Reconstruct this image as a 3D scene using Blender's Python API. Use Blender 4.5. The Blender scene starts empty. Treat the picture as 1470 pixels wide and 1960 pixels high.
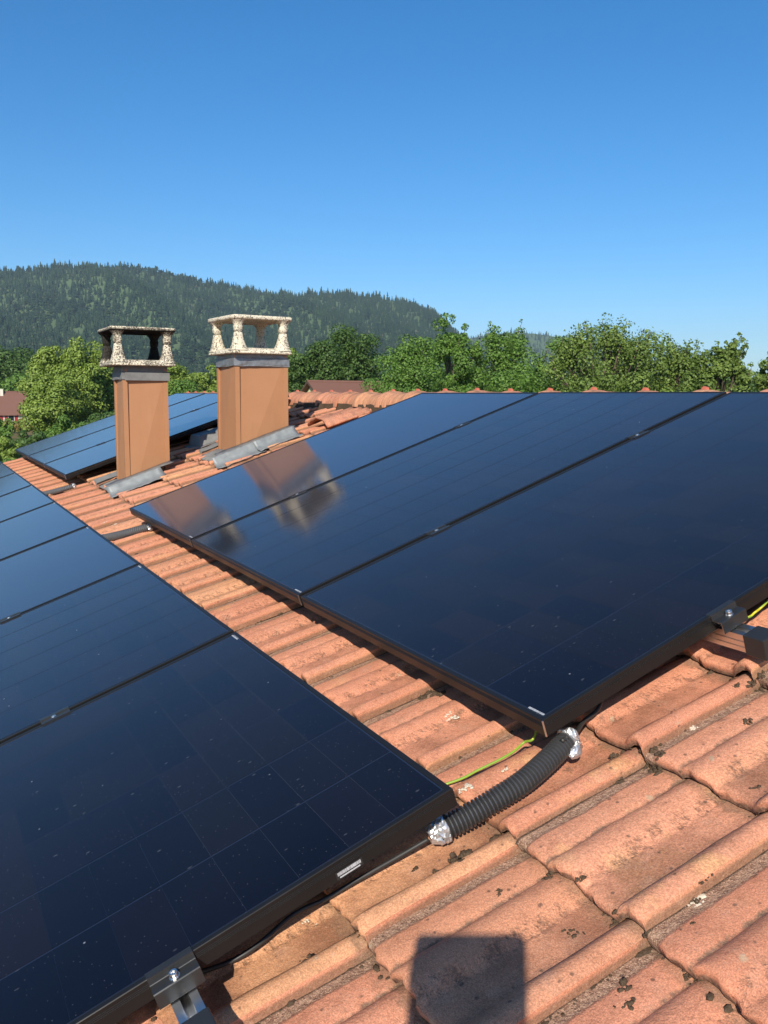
import bpy, bmesh, math, random
import numpy as np
from mathutils import Vector, Matrix, Quaternion

R = math.radians
random.seed(7); rng = np.random.default_rng(7)
scene = bpy.context.scene
COL = scene.collection

# ------------------------------------------------------------------ camera
PITCH, ROLL, YAW, TH = 0.1304, 0.0064, 0.4949, 0.3326      # TH = roof pitch
FPX = 1679.0                                                # focal length in px of a 1960 px tall picture
CAM = Vector((-0.994, -1.2241, 0.5885))                     # origin: low near corner of the nearest upper panel
fw = Vector((math.sin(YAW)*math.cos(PITCH), math.cos(YAW)*math.cos(PITCH), -math.sin(PITCH)))
r0 = Vector((math.cos(YAW), -math.sin(YAW), 0)); u0 = r0.cross(fw)
rt = math.cos(ROLL)*r0 + math.sin(ROLL)*u0; up = -math.sin(ROLL)*r0 + math.cos(ROLL)*u0
cam = bpy.data.cameras.new("camera"); camo = bpy.data.objects.new("camera", cam); COL.objects.link(camo)
cam.sensor_fit = 'VERTICAL'; cam.sensor_height = 24.0; cam.lens = 24.0*FPX/1960.0
cam.clip_start = 0.02; cam.clip_end = 20000
m = Matrix((rt, up, -fw)).transposed().to_4x4(); m.translation = CAM
camo.matrix_world = m
scene.camera = camo

# ------------------------------------------------------------------ sky, sun, exposure
SUN_D = Vector((0.5135, 0.6629, -0.5449)).normalized()      # direction the light travels
SUN_EL = math.asin(-SUN_D.z); SUN_AZ = math.atan2(-SUN_D.x, -SUN_D.y)
world = bpy.data.worlds.new("World"); scene.world = world; world.use_nodes = True
wn = world.node_tree
sky = wn.nodes.new("ShaderNodeTexSky"); sky.sky_type = 'NISHITA'; sky.sun_disc = False
sky.sun_elevation = SUN_EL; sky.sun_rotation = SUN_AZ
sky.altitude = 500; sky.air_density = 1.0; sky.dust_density = 1.0; sky.ozone_density = 6.0
bg = wn.nodes["Background"]; bg.inputs[1].default_value = 0.112
hs = wn.nodes.new("ShaderNodeHueSaturation"); hs.inputs["Saturation"].default_value = 1.25; hs.inputs["Hue"].default_value = 0.498
wn.links.new(sky.outputs[0], hs.inputs["Color"]); wn.links.new(hs.outputs[0], bg.inputs[0])
sl = bpy.data.lights.new("sun", 'SUN'); sl.energy = 4.9; sl.angle = R(0.53); sl.color = (1.0, 0.93, 0.82)
so = bpy.data.objects.new("sun", sl); COL.objects.link(so)
so.rotation_euler = SUN_D.to_track_quat('-Z', 'Y').to_euler(); so.location = (-20, -30, 40)
scene.view_settings.view_transform = 'Standard'; scene.view_settings.look = 'None'
scene.view_settings.exposure = 0.35; scene.view_settings.gamma = 1.0
scene.view_settings.use_curve_mapping = False
scene.cycles.use_denoising = True
scene.cycles.max_bounces = 6; scene.cycles.diffuse_bounces = 3; scene.cycles.glossy_bounces = 3
scene.cycles.transmission_bounces = 4; scene.cycles.transparent_max_bounces = 6; scene.cycles.volume_bounces = 0
scene.cycles.sample_clamp_indirect = 6.0

# ------------------------------------------------------------------ helpers
SV = Vector((math.cos(TH), 0, math.sin(TH))); NV = Vector((-math.sin(TH), 0, math.cos(TH)))
def RP(u, v, h): return SV*v + Vector((0, u, 0)) + NV*h     # roof frame: u along the ridge, v up the slope, h above the panels' faces
ROOF_ROT = (0, -TH, 0)                                      # local x = up slope, y = along ridge, z = roof normal
def at(px, dist):                                           # ground point on the bearing of picture column px
    d = fw + rt*((px-735)/FPX); a = math.atan2(d.x, d.y)
    return Vector((CAM.x + dist*math.sin(a), CAM.y + dist*math.cos(a), GROUND))
GROUND = -6.0
def horizon(px): return 755.1 + 0.0064*px
def zat(px, y, dist):                                       # height that shows at picture row y at that distance
    d = fw + rt*((px-735)/FPX) - up*((y-980)/FPX)
    return CAM.z + dist*d.z/math.hypot(d.x, d.y)

def obj(name, me, mats=None, parent=None, loc=None, rot=None):
    o = bpy.data.objects.new(name, me); COL.objects.link(o)
    if mats is not None and me is not None and not me.materials:
        for mt in (mats if isinstance(mats, (list, tuple)) else [mats]): me.materials.append(mt)
    if parent is not None: o.parent = parent
    if loc is not None: o.location = loc
    if rot is not None: o.rotation_euler = rot
    return o
def empty(name, loc=(0,0,0), rot=(0,0,0)):
    o = bpy.data.objects.new(name, None); COL.objects.link(o); o.location = loc; o.rotation_euler = rot
    o.empty_display_size = 0.1
    return o
def tag(o, label=None, cat=None, group=None, kind=None):
    if label: o["label"] = label
    if cat: o["category"] = cat
    if group: o["group"] = group
    if kind: o["kind"] = kind
    return o
def mesh(name, v, f, smooth=False):
    me = bpy.data.meshes.new(name); me.from_pydata([tuple(p) for p in v], [], f); me.update()
    if smooth: me.polygons.foreach_set("use_smooth", [True]*len(me.polygons))
    return me
def npmesh(name, V, F, smooth=False):
    """V (n,3), F (m,k) all of k corners"""
    me = bpy.data.meshes.new(name); n, k = F.shape
    me.vertices.add(len(V)); me.vertices.foreach_set("co", np.asarray(V, np.float32).ravel())
    me.loops.add(n*k); me.loops.foreach_set("vertex_index", F.astype(np.int32).ravel())
    me.polygons.add(n); me.polygons.foreach_set("loop_start", np.arange(0, n*k, k, dtype=np.int32))
    if smooth: me.polygons.foreach_set("use_smooth", np.ones(n, bool))
    me.update(calc_edges=True); me.validate()
    return me
class MB:
    def __init__(s): s.v = []; s.f = []
    def add(s, v, f):
        b = len(s.v); s.v += [tuple(p) for p in v]; s.f += [tuple(i+b for i in q) for q in f]; return s
    def box(s, x0, x1, y0, y1, z0, z1):
        return s.add([(x0,y0,z0),(x1,y0,z0),(x1,y1,z0),(x0,y1,z0),(x0,y0,z1),(x1,y0,z1),(x1,y1,z1),(x0,y1,z1)],
                     [(0,3,2,1),(4,5,6,7),(0,1,5,4),(1,2,6,5),(2,3,7,6),(3,0,4,7)])
    def loft(s, rings, closed=True, caps=False):
        n = len(rings[0]); v = [p for rg in rings for p in rg]; f = []
        for i in range(len(rings)-1):
            for j in range(n if closed else n-1):
                k = (j+1) % n; f.append((i*n+j, i*n+k, (i+1)*n+k, (i+1)*n+j))
        if caps: f.append(tuple(range(n-1,-1,-1))); f.append(tuple((len(rings)-1)*n+j for j in range(n)))
        return s.add(v, f)
    def tube(s, pts, rad, seg=10, caps=True):
        pts = [Vector(p) for p in pts]; rings = []
        ref = Vector((0,0,1))
        for i, p in enumerate(pts):
            t = (pts[min(i+1,len(pts)-1)] - pts[max(i-1,0)]).normalized()
            a = t.cross(ref).normalized(); b = a.cross(t)
            rr = rad[i] if isinstance(rad, (list,tuple)) else rad
            rings.append([p + (a*math.cos(2*math.pi*j/seg) + b*math.sin(2*math.pi*j/seg))*rr for j in range(seg)])
        return s.loft(rings, True, caps)
    def build(s, name, mat, parent=None, loc=None, rot=None, smooth=False, bevel=0):
        me = mesh(name, s.v, s.f, smooth)
        o = obj(name, me, mat, parent, loc, rot)
        if bevel:
            b = o.modifiers.new("bevel", 'BEVEL'); b.width = bevel; b.segments = 2; b.limit_method = 'ANGLE'; b.angle_limit = R(40)
        return o
def spline(pts, n):
    """Catmull-Rom through pts"""
    P = [Vector(p) for p in pts]; P = [P[0]*2-P[1]] + P + [P[-1]*2-P[-2]]; out = []
    for i in range(1, len(P)-2):
        for k in range(n):
            t = k/n; a, b, c, d = P[i-1:i+3]
            out.append(0.5*((2*b)+(c-a)*t+(2*a-5*b+4*c-d)*t*t+(3*b-a-3*c+d)*t**3))
    out.append(P[-2]); return out

# ------------------------------------------------------------------ materials
class NT:
    def __init__(s, name):
        s.m = bpy.data.materials.new(name); s.m.use_nodes = True; s.t = s.m.node_tree; s.b = s.t.nodes["Principled BSDF"]
        s.out = s.t.nodes["Material Output"]
    def n(s, typ, **kw):
        x = s.t.nodes.new("ShaderNode"+typ)
        for k, v in kw.items(): setattr(x, k, v)
        return x
    def l(s, a, b): s.t.links.new(a, b)
    def put(s, sock, v):
        if isinstance(v, bpy.types.NodeSocket): s.l(v, sock)
        else: sock.default_value = v if not (isinstance(v, (tuple,list)) and len(v) == 3 and sock.type == 'RGBA') else (*v, 1)
    def mix(s, fac, a, b, typ='MIX'):
        x = s.n("Mix", data_type='RGBA', blend_type=typ); s.put(x.inputs[0], fac); s.put(x.inputs[6], a); s.put(x.inputs[7], b)
        return x.outputs[2]
    def math(s, op, a, b=None, clamp=False):
        x = s.n("Math", operation=op, use_clamp=clamp); s.put(x.inputs[0], a)
        if b is not None: s.put(x.inputs[1], b)
        return x.outputs[0]
    def noise(s, vec, scale, detail=3, rough=0.55, dist=0):
        x = s.n("TexNoise"); x.inputs["Scale"].default_value = scale; x.inputs["Detail"].default_value = detail
        x.inputs["Roughness"].default_value = rough; x.inputs["Distortion"].default_value = dist
        if vec is not None: s.l(vec, x.inputs["Vector"])
        return x.outputs[0]
    def voro(s, vec, scale, rand=1.0):
        x = s.n("TexVoronoi"); x.inputs["Scale"].default_value = scale; x.inputs["Randomness"].default_value = rand
        if vec is not None: s.l(vec, x.inputs["Vector"])
        return x
    def step(s, v, lo, hi):                                   # smooth 0..1 ramp
        x = s.n("MapRange", interpolation_type='SMOOTHSTEP'); s.put(x.inputs[0], v)
        x.inputs[1].default_value = lo; x.inputs[2].default_value = hi
        return x.outputs[0]
    def ramp(s, fac, stops, interp='LINEAR'):
        x = s.n("ValToRGB"); cr = x.color_ramp; cr.interpolation = interp; s.put(x.inputs[0], fac)
        while len(cr.elements) < len(stops): cr.elements.new(0.5)
        for e, (p, c) in zip(cr.elements, stops): e.position = p; e.color = (*c, 1)
        return x.outputs[0]
    def bump(s, h, strength=0.3, dist=0.002, norm=None):
        x = s.n("Bump"); x.inputs["Strength"].default_value = strength; x.inputs["Distance"].default_value = dist
        s.l(h, x.inputs["Height"])
        if norm is not None: s.l(norm, x.inputs["Normal"])
        return x.outputs[0]
    def set(s, **kw):
        for k, v in kw.items(): s.put(s.b.inputs[k.replace('_', ' ')], v)
        return s.m
def simple(name, col, rough=0.6, metal=0.0, var=0.15, scale=30, bump=0.0, spec=0.5):
    q = NT(name); tc = q.n("TexCoord").outputs["Object"]
    nz = q.noise(tc, scale, 4)
    c = q.mix(nz, tuple(x*(1-var) for x in col), tuple(min(1, x*(1+var)) for x in col))
    q.set(Base_Color=c, Metallic=metal)
    q.l(q.math('MULTIPLY_ADD', nz, 0.2), q.b.inputs["Roughness"]) if False else None
    rr = q.n("MapRange"); q.l(nz, rr.inputs[0]); rr.inputs[3].default_value = max(0, rough-0.07); rr.inputs[4].default_value = min(1, rough+0.07)
    q.l(rr.outputs[0], q.b.inputs["Roughness"]); q.b.inputs["Specular IOR Level"].default_value = spec
    if bump: q.l(q.bump(nz, bump, 0.003), q.b.inputs["Normal"])
    return q.m

def mat_tile(name="terracotta_tile", age=None):
    q = NT(name)
    uv = q.n("UVMap"); uv.uv_map = "st"
    sep = q.n("SeparateXYZ"); q.l(uv.outputs[0], sep.inputs[0]); s, x = sep.outputs[0], sep.outputs[1]
    oi = q.n("ObjectInfo").outputs["Random"]; gi = q.n("NewGeometry").outputs["Random Per Island"]
    rnd = q.math('FRACT', q.math('ADD', oi, q.math('MULTIPLY', gi, 7.31)))
    off = q.n("CombineXYZ"); q.l(s, off.inputs[0]); q.l(x, off.inputs[1]); q.l(q.math('MULTIPLY', rnd, 23.0), off.inputs[2])
    P = off.outputs[0]
    rnd2 = q.math('FRACT', q.math('MULTIPLY', rnd, 17.77))
    tone = q.ramp(rnd, [(0.0,(0.60,0.245,0.142)),(0.28,(0.68,0.295,0.175)),(0.48,(0.64,0.268,0.158)),(0.60,(0.68,0.300,0.178)),(0.70,(0.69,0.345,0.182)),(0.76,(0.61,0.255,0.152)),(0.92,(0.68,0.300,0.176)),(1.0,(0.70,0.375,0.188))])
    n1 = q.noise(P, 9, 4, 0.6); n2 = q.noise(P, 38, 4, 0.65); n3 = q.noise(P, 420, 2, 0.6); n4 = q.noise(P, 110, 3, 0.7)
    ochre = q.mix(1.0, tone, (1.08,1.30,1.05), 'MULTIPLY')
    c = q.mix(q.math('MULTIPLY', q.step(n1, 0.50, 0.68), q.step(rnd2, 0.35, 1.0)), tone, ochre)
    c = q.mix(q.math('MULTIPLY', q.step(n2, 0.48, 0.72), 0.45), c, q.mix(1.0, c, (0.62,0.58,0.56), 'MULTIPLY'))
    # weathered brown pan
    pan = q.math('MULTIPLY', q.step(s, 0.165, 0.19), q.math('SUBTRACT', 1.0, q.step(s, 0.235, 0.25)))
    c = q.mix(q.math('MULTIPLY', pan, q.math('MULTIPLY', q.step(n1, 0.35, 0.7), 0.75)), c, (0.27,0.115,0.065))
    # rough sandy strip next to the lock, and grit at the foot of the wave
    sx = q.math('ADD', s, q.math('MULTIPLY', q.math('SUBTRACT', n4, 0.5), 0.012))
    strip = q.math('SUBTRACT', 1.0, q.step(sx, 0.024, 0.032))
    foot = q.math('MULTIPLY', q.step(sx, 0.143, 0.160), q.math('SUBTRACT', 1.0, q.step(sx, 0.174, 0.186)))
    foot = q.math('MULTIPLY', foot, q.step(n2, 0.42, 0.62))
    grit = q.math('MAXIMUM', strip, foot)
    gc = q.mix(q.step(n4, 0.40, 0.62), (0.34,0.24,0.165), (0.15,0.105,0.075))
    gc = q.mix(q.step(n3, 0.5, 0.7), gc, (0.45,0.34,0.24))
    c = q.mix(q.math('MULTIPLY', strip, 0.8), c, gc)
    c = q.mix(q.math('MULTIPLY', foot, q.math('MULTIPLY', q.step(n4, 0.42, 0.60), 0.62)), c, (0.155,0.095,0.062))
    jn = q.math('SUBTRACT', 1.0, q.step(q.math('ADD', s, q.math('MULTIPLY', q.math('SUBTRACT', n4, 0.5), 0.006)), 0.003, 0.0065))
    c = q.mix(q.math('MULTIPLY', jn, 0.9), c, (0.055,0.040,0.028))
    c = q.mix(q.math('MULTIPLY', q.step(s, 0.3045, 0.316), 0.75), c, (0.20,0.115,0.07))
    cre = q.math('MULTIPLY', q.step(sx, 0.080, 0.0865), q.math('SUBTRACT', 1.0, q.step(sx, 0.0885, 0.096)))
    c = q.mix(q.math('MULTIPLY', cre, q.step(n2, 0.35, 0.6)), c, (0.26,0.15,0.095))
    gm = q.noise(P, 5.5, 5, 0.7); c = q.mix(q.math('MULTIPLY', q.step(gm, 0.48, 0.72), 0.34), c, q.mix(1.0, c, (0.62,0.58,0.57), 'MULTIPLY'))
    dusty = q.noise(P, 17, 4, 0.65); c = q.mix(q.math('MULTIPLY', q.step(dusty, 0.52, 0.75), 0.30), c, (0.60,0.36,0.25))
    # dirt along the nose and the upper edge
    nose = q.math('SUBTRACT', 1.0, q.step(q.math('ADD', x, q.math('MULTIPLY', q.math('SUBTRACT', n2, 0.5), 0.03)), -0.019, -0.006))
    c = q.mix(q.math('MULTIPLY', nose, 0.85), c, q.mix(q.step(n4, 0.42, 0.6), (0.23,0.15,0.10), (0.085,0.058,0.04)))
    head = q.step(q.math('ADD', x, q.math('MULTIPLY', q.math('SUBTRACT', n2, 0.5), 0.07)), 0.278, 0.312)
    c = q.mix(q.math('MULTIPLY', head, 0.6), c, (0.21,0.14,0.09))
    # dark lichen freckles, pale lichen
    v1 = q.voro(P, 55); sp = q.math('SUBTRACT', 1.0, q.step(v1.outputs["Distance"], 0.10, 0.24))
    sel = q.math('GREATER_THAN', q.n("SeparateColor").outputs[0], 0.78) if False else None
    sc = q.n("SeparateColor"); q.l(v1.outputs["Color"], sc.inputs[0])
    sp = q.math('MULTIPLY', sp, q.math('GREATER_THAN', sc.outputs[0], 0.80))
    c = q.mix(q.math('MULTIPLY', sp, 0.7), c, (0.085,0.06,0.045))
    v2 = q.voro(P, 21); sc2 = q.n("SeparateColor"); q.l(v2.outputs["Color"], sc2.inputs[0])
    sp2 = q.math('MULTIPLY', q.math('SUBTRACT', 1.0, q.step(q.math('ADD', v2.outputs["Distance"], q.math('MULTIPLY', n4, 0.25)), 0.20, 0.30)), q.math('GREATER_THAN', sc2.outputs[1], 0.90))
    c = q.mix(q.math('MULTIPLY', sp2, 0.75), c, q.mix(q.step(n3, 0.4, 0.6), (0.62,0.50,0.34), (0.40,0.26,0.16)))
    v3 = q.voro(P, 14); sc3 = q.n("SeparateColor"); q.l(v3.outputs["Color"], sc3.inputs[0])
    sp3 = q.math('MULTIPLY', q.math('SUBTRACT', 1.0, q.step(q.math('ADD', v3.outputs["Distance"], q.math('MULTIPLY', n4, 0.5)), 0.32, 0.46)), q.math('GREATER_THAN', sc3.outputs[2], 0.88))
    c = q.mix(q.math('MULTIPLY', sp3, 0.6), c, (0.13,0.085,0.055))
    c = q.mix(q.step(n3, 0.32, 0.72), q.mix(1.0, c, (0.68,0.66,0.64), 'MULTIPLY'), q.mix(1.0, c, (1.20,1.20,1.18), 'MULTIPLY'))
    n5 = q.noise(P, 210, 3, 0.7); c = q.mix(q.math('MULTIPLY', q.step(n5, 0.57, 0.68), 0.55), c, (0.17,0.10,0.065)); c = q.mix(q.math('MULTIPLY', q.step(n5, 0.42, 0.30), 0.38), c, (0.72,0.46,0.31))
    if age:                                                    # old clay, browner and lichen stained all over
        c = q.mix(q.math('ADD', q.math('MULTIPLY', q.step(q.noise(P, 24, 5, 0.7), 0.38, 0.66), 0.45), 0.12), c, age)
    hgt = q.math('ADD', q.math('MULTIPLY', n3, 0.35), q.math('ADD', q.math('MULTIPLY', n4, 0.8), q.math('MULTIPLY', n2, 0.6)))
    hgt = q.math('ADD', hgt, q.math('MULTIPLY', grit, q.math('MULTIPLY', n4, 1.8)))
    q.l(q.bump(hgt, 0.8, 0.0026), q.b.inputs["Normal"])
    return q.set(Base_Color=c, Roughness=0.88, Specular_IOR_Level=0.25)

def mat_cell(name, cell=True):
    q = NT(name)
    geo = q.n("NewGeometry"); P = geo.outputs["Position"]
    rnd = q.n("ObjectInfo").outputs["Random"]
    if cell:
        c = q.ramp(rnd, [(0.0,(0.0014,0.0014,0.0034)),(0.40,(0.0026,0.0022,0.0042)),(0.72,(0.0060,0.0036,0.0043)),(0.86,(0.0044,0.0038,0.0038)),(1.0,(0.0030,0.0022,0.0060))])
    else:
        tc = q.n("TexCoord").outputs["Object"]
        c = q.mix(q.noise(tc, 3, 2), (0.010,0.016,0.034), (0.014,0.022,0.043))
    n1 = q.noise(P, 2.2, 4, 0.6)
    # a film of dust and dried water marks
    film = q.math('MULTIPLY', q.step(n1, 0.35, 0.8), 0.004)
    v1 = q.voro(P, 130); s1 = q.n("SeparateColor"); q.l(v1.outputs["Color"], s1.inputs[0])
    d1 = q.math('MULTIPLY', q.math('SUBTRACT', 1.0, q.step(v1.outputs["Distance"], 0.04, 0.20)), q.math('GREATER_THAN', s1.outputs[0], 0.72))
    stretch = q.n("Mapping"); stretch.inputs["Scale"].default_value = (22, 40, 22); q.l(P, stretch.inputs["Vector"])
    v2 = q.voro(stretch.outputs[0], 1.0); s2 = q.n("SeparateColor"); q.l(v2.outputs["Color"], s2.inputs[0])
    d2 = q.math('MULTIPLY', q.math('SUBTRACT', 1.0, q.step(v2.outputs["Distance"], 0.03, 0.13)), q.math('GREATER_THAN', s2.outputs[1], 0.72))
    v4 = q.voro(P, 22); s4 = q.n("SeparateColor"); q.l(v4.outputs["Color"], s4.inputs[0])
    d4 = q.math('MULTIPLY', q.math('SUBTRACT', 1.0, q.step(v4.outputs["Distance"], 0.02, 0.06)), q.math('GREATER_THAN', s4.outputs[2], 0.80))
    dust = q.math('ADD', film, q.math('ADD', q.math('MULTIPLY', d1, 0.10), q.math('ADD', q.math('MULTIPLY', d2, 0.09), q.math('MULTIPLY', d4, 0.40))), clamp=True)
    c = q.mix(dust, c, (0.50,0.52,0.55))
    rg = q.math('ADD', q.math('MULTIPLY', n1, 0.03), q.math('MULTIPLY', dust, 0.5))
    hn = q.noise(P, 900, 2, 0.5)
    q.l(q.bump(hn, 0.035, 0.0006), q.b.inputs["Normal"])
    q.set(Base_Color=c, Roughness=q.math('ADD', rg, 0.075)); q.b.inputs["IOR"].default_value = 1.52; q.b.inputs["Specular Tint"].default_value = (0.88,0.60,0.72,1); q.b.inputs["Sheen Weight"].default_value = 0.17; q.b.inputs["Sheen Roughness"].default_value = 0.35; q.b.inputs["Sheen Tint"].default_value = (0.9,0.95,1,1)
    return q.m

def mat_concrete(name, soot):
    q = NT(name); tc = q.n("TexCoord").outputs["Object"]
    n1 = q.noise(tc, 6, 4); n2 = q.noise(tc, 105, 4, 0.75); n3 = q.noise(tc, 16, 3, 0.6)
    c = q.mix(n1, (0.66,0.58,0.42), (0.74,0.68,0.54))
    geo = q.n("NewGeometry"); nrm = q.n("SeparateXYZ"); q.l(geo.outputs["Normal"], nrm.inputs[0])
    bias = q.math('ADD', q.math('MULTIPLY', q.math('SUBTRACT', n3, 0.5), 0.30), n2)
    lich = q.step(bias, 0.468 if soot else 0.520, 0.51 if soot else 0.565)
    c = q.mix(q.math('MULTIPLY', lich, 0.93), c, (0.050,0.041,0.031)); c = q.mix(q.math('MULTIPLY', q.step(q.noise(tc, 240, 2), 0.45, 0.7), 0.35), c, (0.40,0.33,0.23))
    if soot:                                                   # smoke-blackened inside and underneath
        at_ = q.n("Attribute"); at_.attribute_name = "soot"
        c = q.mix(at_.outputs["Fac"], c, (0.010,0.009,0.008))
    q.l(q.bump(n2, 0.5, 0.004), q.b.inputs["Normal"])
    return q.set(Base_Color=c, Roughness=0.92, Specular_IOR_Level=0.2)

def mat_leaf(name, dark, light, brown=None):
    q = NT(name)
    gi = q.n("NewGeometry").outputs["Random Per Island"]; oi = q.n("ObjectInfo").outputs["Random"]
    tc = q.n("TexCoord").outputs["Object"]
    big = q.noise(tc, 0.7, 2)
    f = q.math('ADD', q.math('MULTIPLY', gi, 0.65), q.math('MULTIPLY', q.math('SUBTRACT', big, 0.3), 0.8), clamp=True)
    c = q.mix(f, dark, light)
    if brown: c = q.mix(q.step(gi, 0.55, 0.95), c, brown)
    q.set(Base_Color=c, Roughness=0.55, Specular_IOR_Level=0.3)
    tr = q.n("BsdfTranslucent"); q.l(q.mix(1.0, c, (1.5,1.6,0.7), 'MULTIPLY'), tr.inputs[0])
    ms = q.n("MixShader"); ms.inputs[0].default_value = 0.20
    q.l(q.b.outputs[0], ms.inputs[1]); q.l(tr.outputs[0], ms.inputs[2]); q.l(ms.outputs[0], q.out.inputs[0])
    return q.m

M = {}
M['tile'] = mat_tile(); M['tile_old'] = mat_tile("weathered_terracotta", (0.19,0.105,0.068))
M['cell'] = mat_cell("solar_cell", True); M['sheet'] = mat_cell("glass_sheet", False)
M['frame'] = simple("black_anodised_aluminium", (0.012,0.0115,0.011), 0.36, 0.0, 0.2, 12, 0.0, 0.25)
M['bare'] = simple("bare_aluminium", (0.72,0.72,0.71), 0.32, 1.0, 0.1, 60)
M['groove'] = simple("pale_groove_aluminium", (0.42,0.39,0.35), 0.45, 0.3, 0.2, 90)  # paler than the frame so its fine groove lines stand out
M['clamp'] = simple("black_clamp_metal", (0.055,0.056,0.056), 0.30, 0.6, 0.2, 40)
M['rubber'] = simple("black_plastic_cap", (0.020,0.021,0.022), 0.42, 0.0, 0.2, 60, 0.05)
M['conduit'] = simple("black_conduit_plastic", (0.045,0.045,0.046), 0.28, 0.0, 0.2, 30, 0.0, 0.6)
M['conduit_grey'] = simple("grey_conduit_plastic", (0.11,0.11,0.113), 0.25, 0.0, 0.2, 30, 0.0, 0.7)
M['foil'] = simple("crumpled_foil", (0.66,0.66,0.655), 0.30, 0.75, 0.08, 90, 0.3)
M['cable'] = simple("black_cable", (0.030,0.028,0.026), 0.45, 0.0, 0.2, 50)
M['wire'] = simple("thin_steel_wire", (0.6,0.6,0.6), 0.3, 1.0, 0.1, 50)
M['white'] = simple("white_label", (0.55,0.56,0.57), 0.5, 0.0, 0.05, 50)
M['zinc'] = simple("weathered_zinc", (0.20,0.215,0.215), 0.55, 0.2, 0.35, 24, 0.15)
M['lead'] = simple("dull_lead", (0.17,0.168,0.16), 0.65, 0.1, 0.4, 22, 0.25)
def tan_mat():
    q = NT("tan_painted_sheet_metal"); tc = q.n("TexCoord").outputs["Object"]
    mp = q.n("Mapping"); mp.inputs["Scale"].default_value = (26, 26, 2.2); q.l(tc, mp.inputs["Vector"])
    st = q.noise(mp.outputs[0], 1.0, 4, 0.6); bl = q.noise(tc, 7, 4, 0.6); fine = q.noise(tc, 160, 2)
    c = q.mix(bl, (0.345,0.163,0.074), (0.402,0.198,0.095))
    c = q.mix(q.math('MULTIPLY', q.step(st, 0.50, 0.78), 0.20), c, (0.42,0.235,0.13))
    c = q.mix(q.math('MULTIPLY', q.step(st, 0.46, 0.24), 0.16), c, (0.27,0.13,0.064))
    c = q.mix(q.math('MULTIPLY', q.step(fine, 0.62, 0.75), 0.25), c, (0.22,0.12,0.07))
    q.l(q.bump(q.math('ADD', bl, q.math('MULTIPLY', st, 0.4)), 0.12, 0.006), q.b.inputs["Normal"])
    return q.set(Base_Color=c, Roughness=0.5, Specular_IOR_Level=0.4)
M['tan'] = tan_mat()
M['cap_clean'] = mat_concrete("cast_stone", False); M['cap_soot'] = mat_concrete("sooty_cast_stone", True)
M['moss'] = simple("dry_dark_moss", (0.085,0.058,0.037), 0.95, 0.0, 0.6, 220, 1.0, 0.1)
M['lichen'] = simple("pale_lichen", (0.60,0.52,0.40), 0.95, 0.0, 0.35, 160, 0.6, 0.1)
M['deck'] = simple("roof_battens", (0.06,0.045,0.035), 0.9)
M['plaster'] = simple("cream_plaster", (0.62,0.55,0.42), 0.9, 0, 0.08, 3, 0.1, 0.2)
M['clip'] = simple("red_clay_clip", (0.50,0.13,0.075), 0.7, 0.0, 0.2, 40)
def earth_mat():
    q = NT("earth_wire"); g = q.n("Attribute"); g.attribute_name = "stripe"
    return q.set(Base_Color=q.mix(g.outputs["Fac"], (0.20,0.34,0.03), (0.58,0.52,0.03)), Roughness=0.35)
M['earth'] = earth_mat()

# ------------------------------------------------------------------ ground and hills
def mat_ground():
    q = NT("meadow"); g = q.n("NewGeometry").outputs["Position"]
    n1 = q.noise(g, 0.035, 4, 0.6); n2 = q.noise(g, 0.6, 4, 0.7)
    c = q.mix(q.step(n1, 0.4, 0.62), (0.060,0.085,0.022), (0.23,0.16,0.075))
    c = q.mix(q.math('MULTIPLY', n2, 0.7), c, (0.05,0.075,0.02))
    return q.set(Base_Color=c, Roughness=0.95, Specular_IOR_Level=0.1)
M['ground'] = mat_ground()
gr = obj("ground", mesh("ground", [(-7000,-7000,GROUND),(7000,-7000,GROUND),(7000,7000,GROUND),(-7000,7000,GROUND)], [(0,1,2,3)]), M['ground'])
tag(gr, kind='structure')

def px_az(px): d = fw + rt*((px-735)/FPX); return math.atan2(d.x, d.y)
HILL_NEAR = [(-700,545),(-500,520),(-300,508),(-100,515),(0,513),(60,514),(110,511),(180,510),(250,508),(300,512),(340,520),(400,536),(450,544),(500,558),(560,562),(600,559),(660,557),(720,564),(770,574),(810,588),(840,608),(870,636),(910,672),(960,715),(1010,735),(1100,748),(1300,754)]
HILL_FAR = [(500,700),(800,660),(900,640),(960,632),(1010,632),(1050,638),(1090,642),(1150,655),(1250,690),(1400,735),(1600,750)]
def hill(name, prof, rn, rp, rb, label_mat, label):
    az = np.linspace(px_az(prof[0][0]), px_az(prof[-1][0]), 170)
    pa = np.array([px_az(p[0]) for p in prof]); ph = np.array([max(0.0, zat(p[0], p[1]+6, rp)-CAM.z) for p in prof])
    H = np.interp(az, pa, ph)
    rr = np.concatenate([np.linspace(rn, rp, 34), np.linspace(rp, rb, 10)[1:]])
    A, RR = np.meshgrid(az, rr)
    HH = np.tile(H, (len(rr),1))
    t = np.clip((RR-rn)/(rp-rn), 0, 1); prof_t = t**1.15
    back = np.clip((RR-rp)/(rb-rp), 0, 1)
    bumps = 1 + 0.10*np.sin(A*31+RR*0.004)*np.sin(np.pi*t) + 0.07*np.sin(A*67+1.3+RR*0.009)*np.sin(np.pi*t)
    Z = GROUND - 1.0 + (HH + 7.0)*prof_t*bumps*(1-0.75*back)
    X = CAM.x + RR*np.sin(A); Y = CAM.y + RR*np.cos(A)
    V = np.stack([X, Y, Z], -1).reshape(-1,3); n = len(az)
    i = np.arange(len(rr)-1)[:,None]*n + np.arange(n-1)[None,:]
    F = np.stack([i, i+1, i+n+1, i+n], -1).reshape(-1,4)
    o = obj(name, npmesh(name, V, F, True), label_mat); tag(o, label, kind='structure')
    return az, rr, Z
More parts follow.
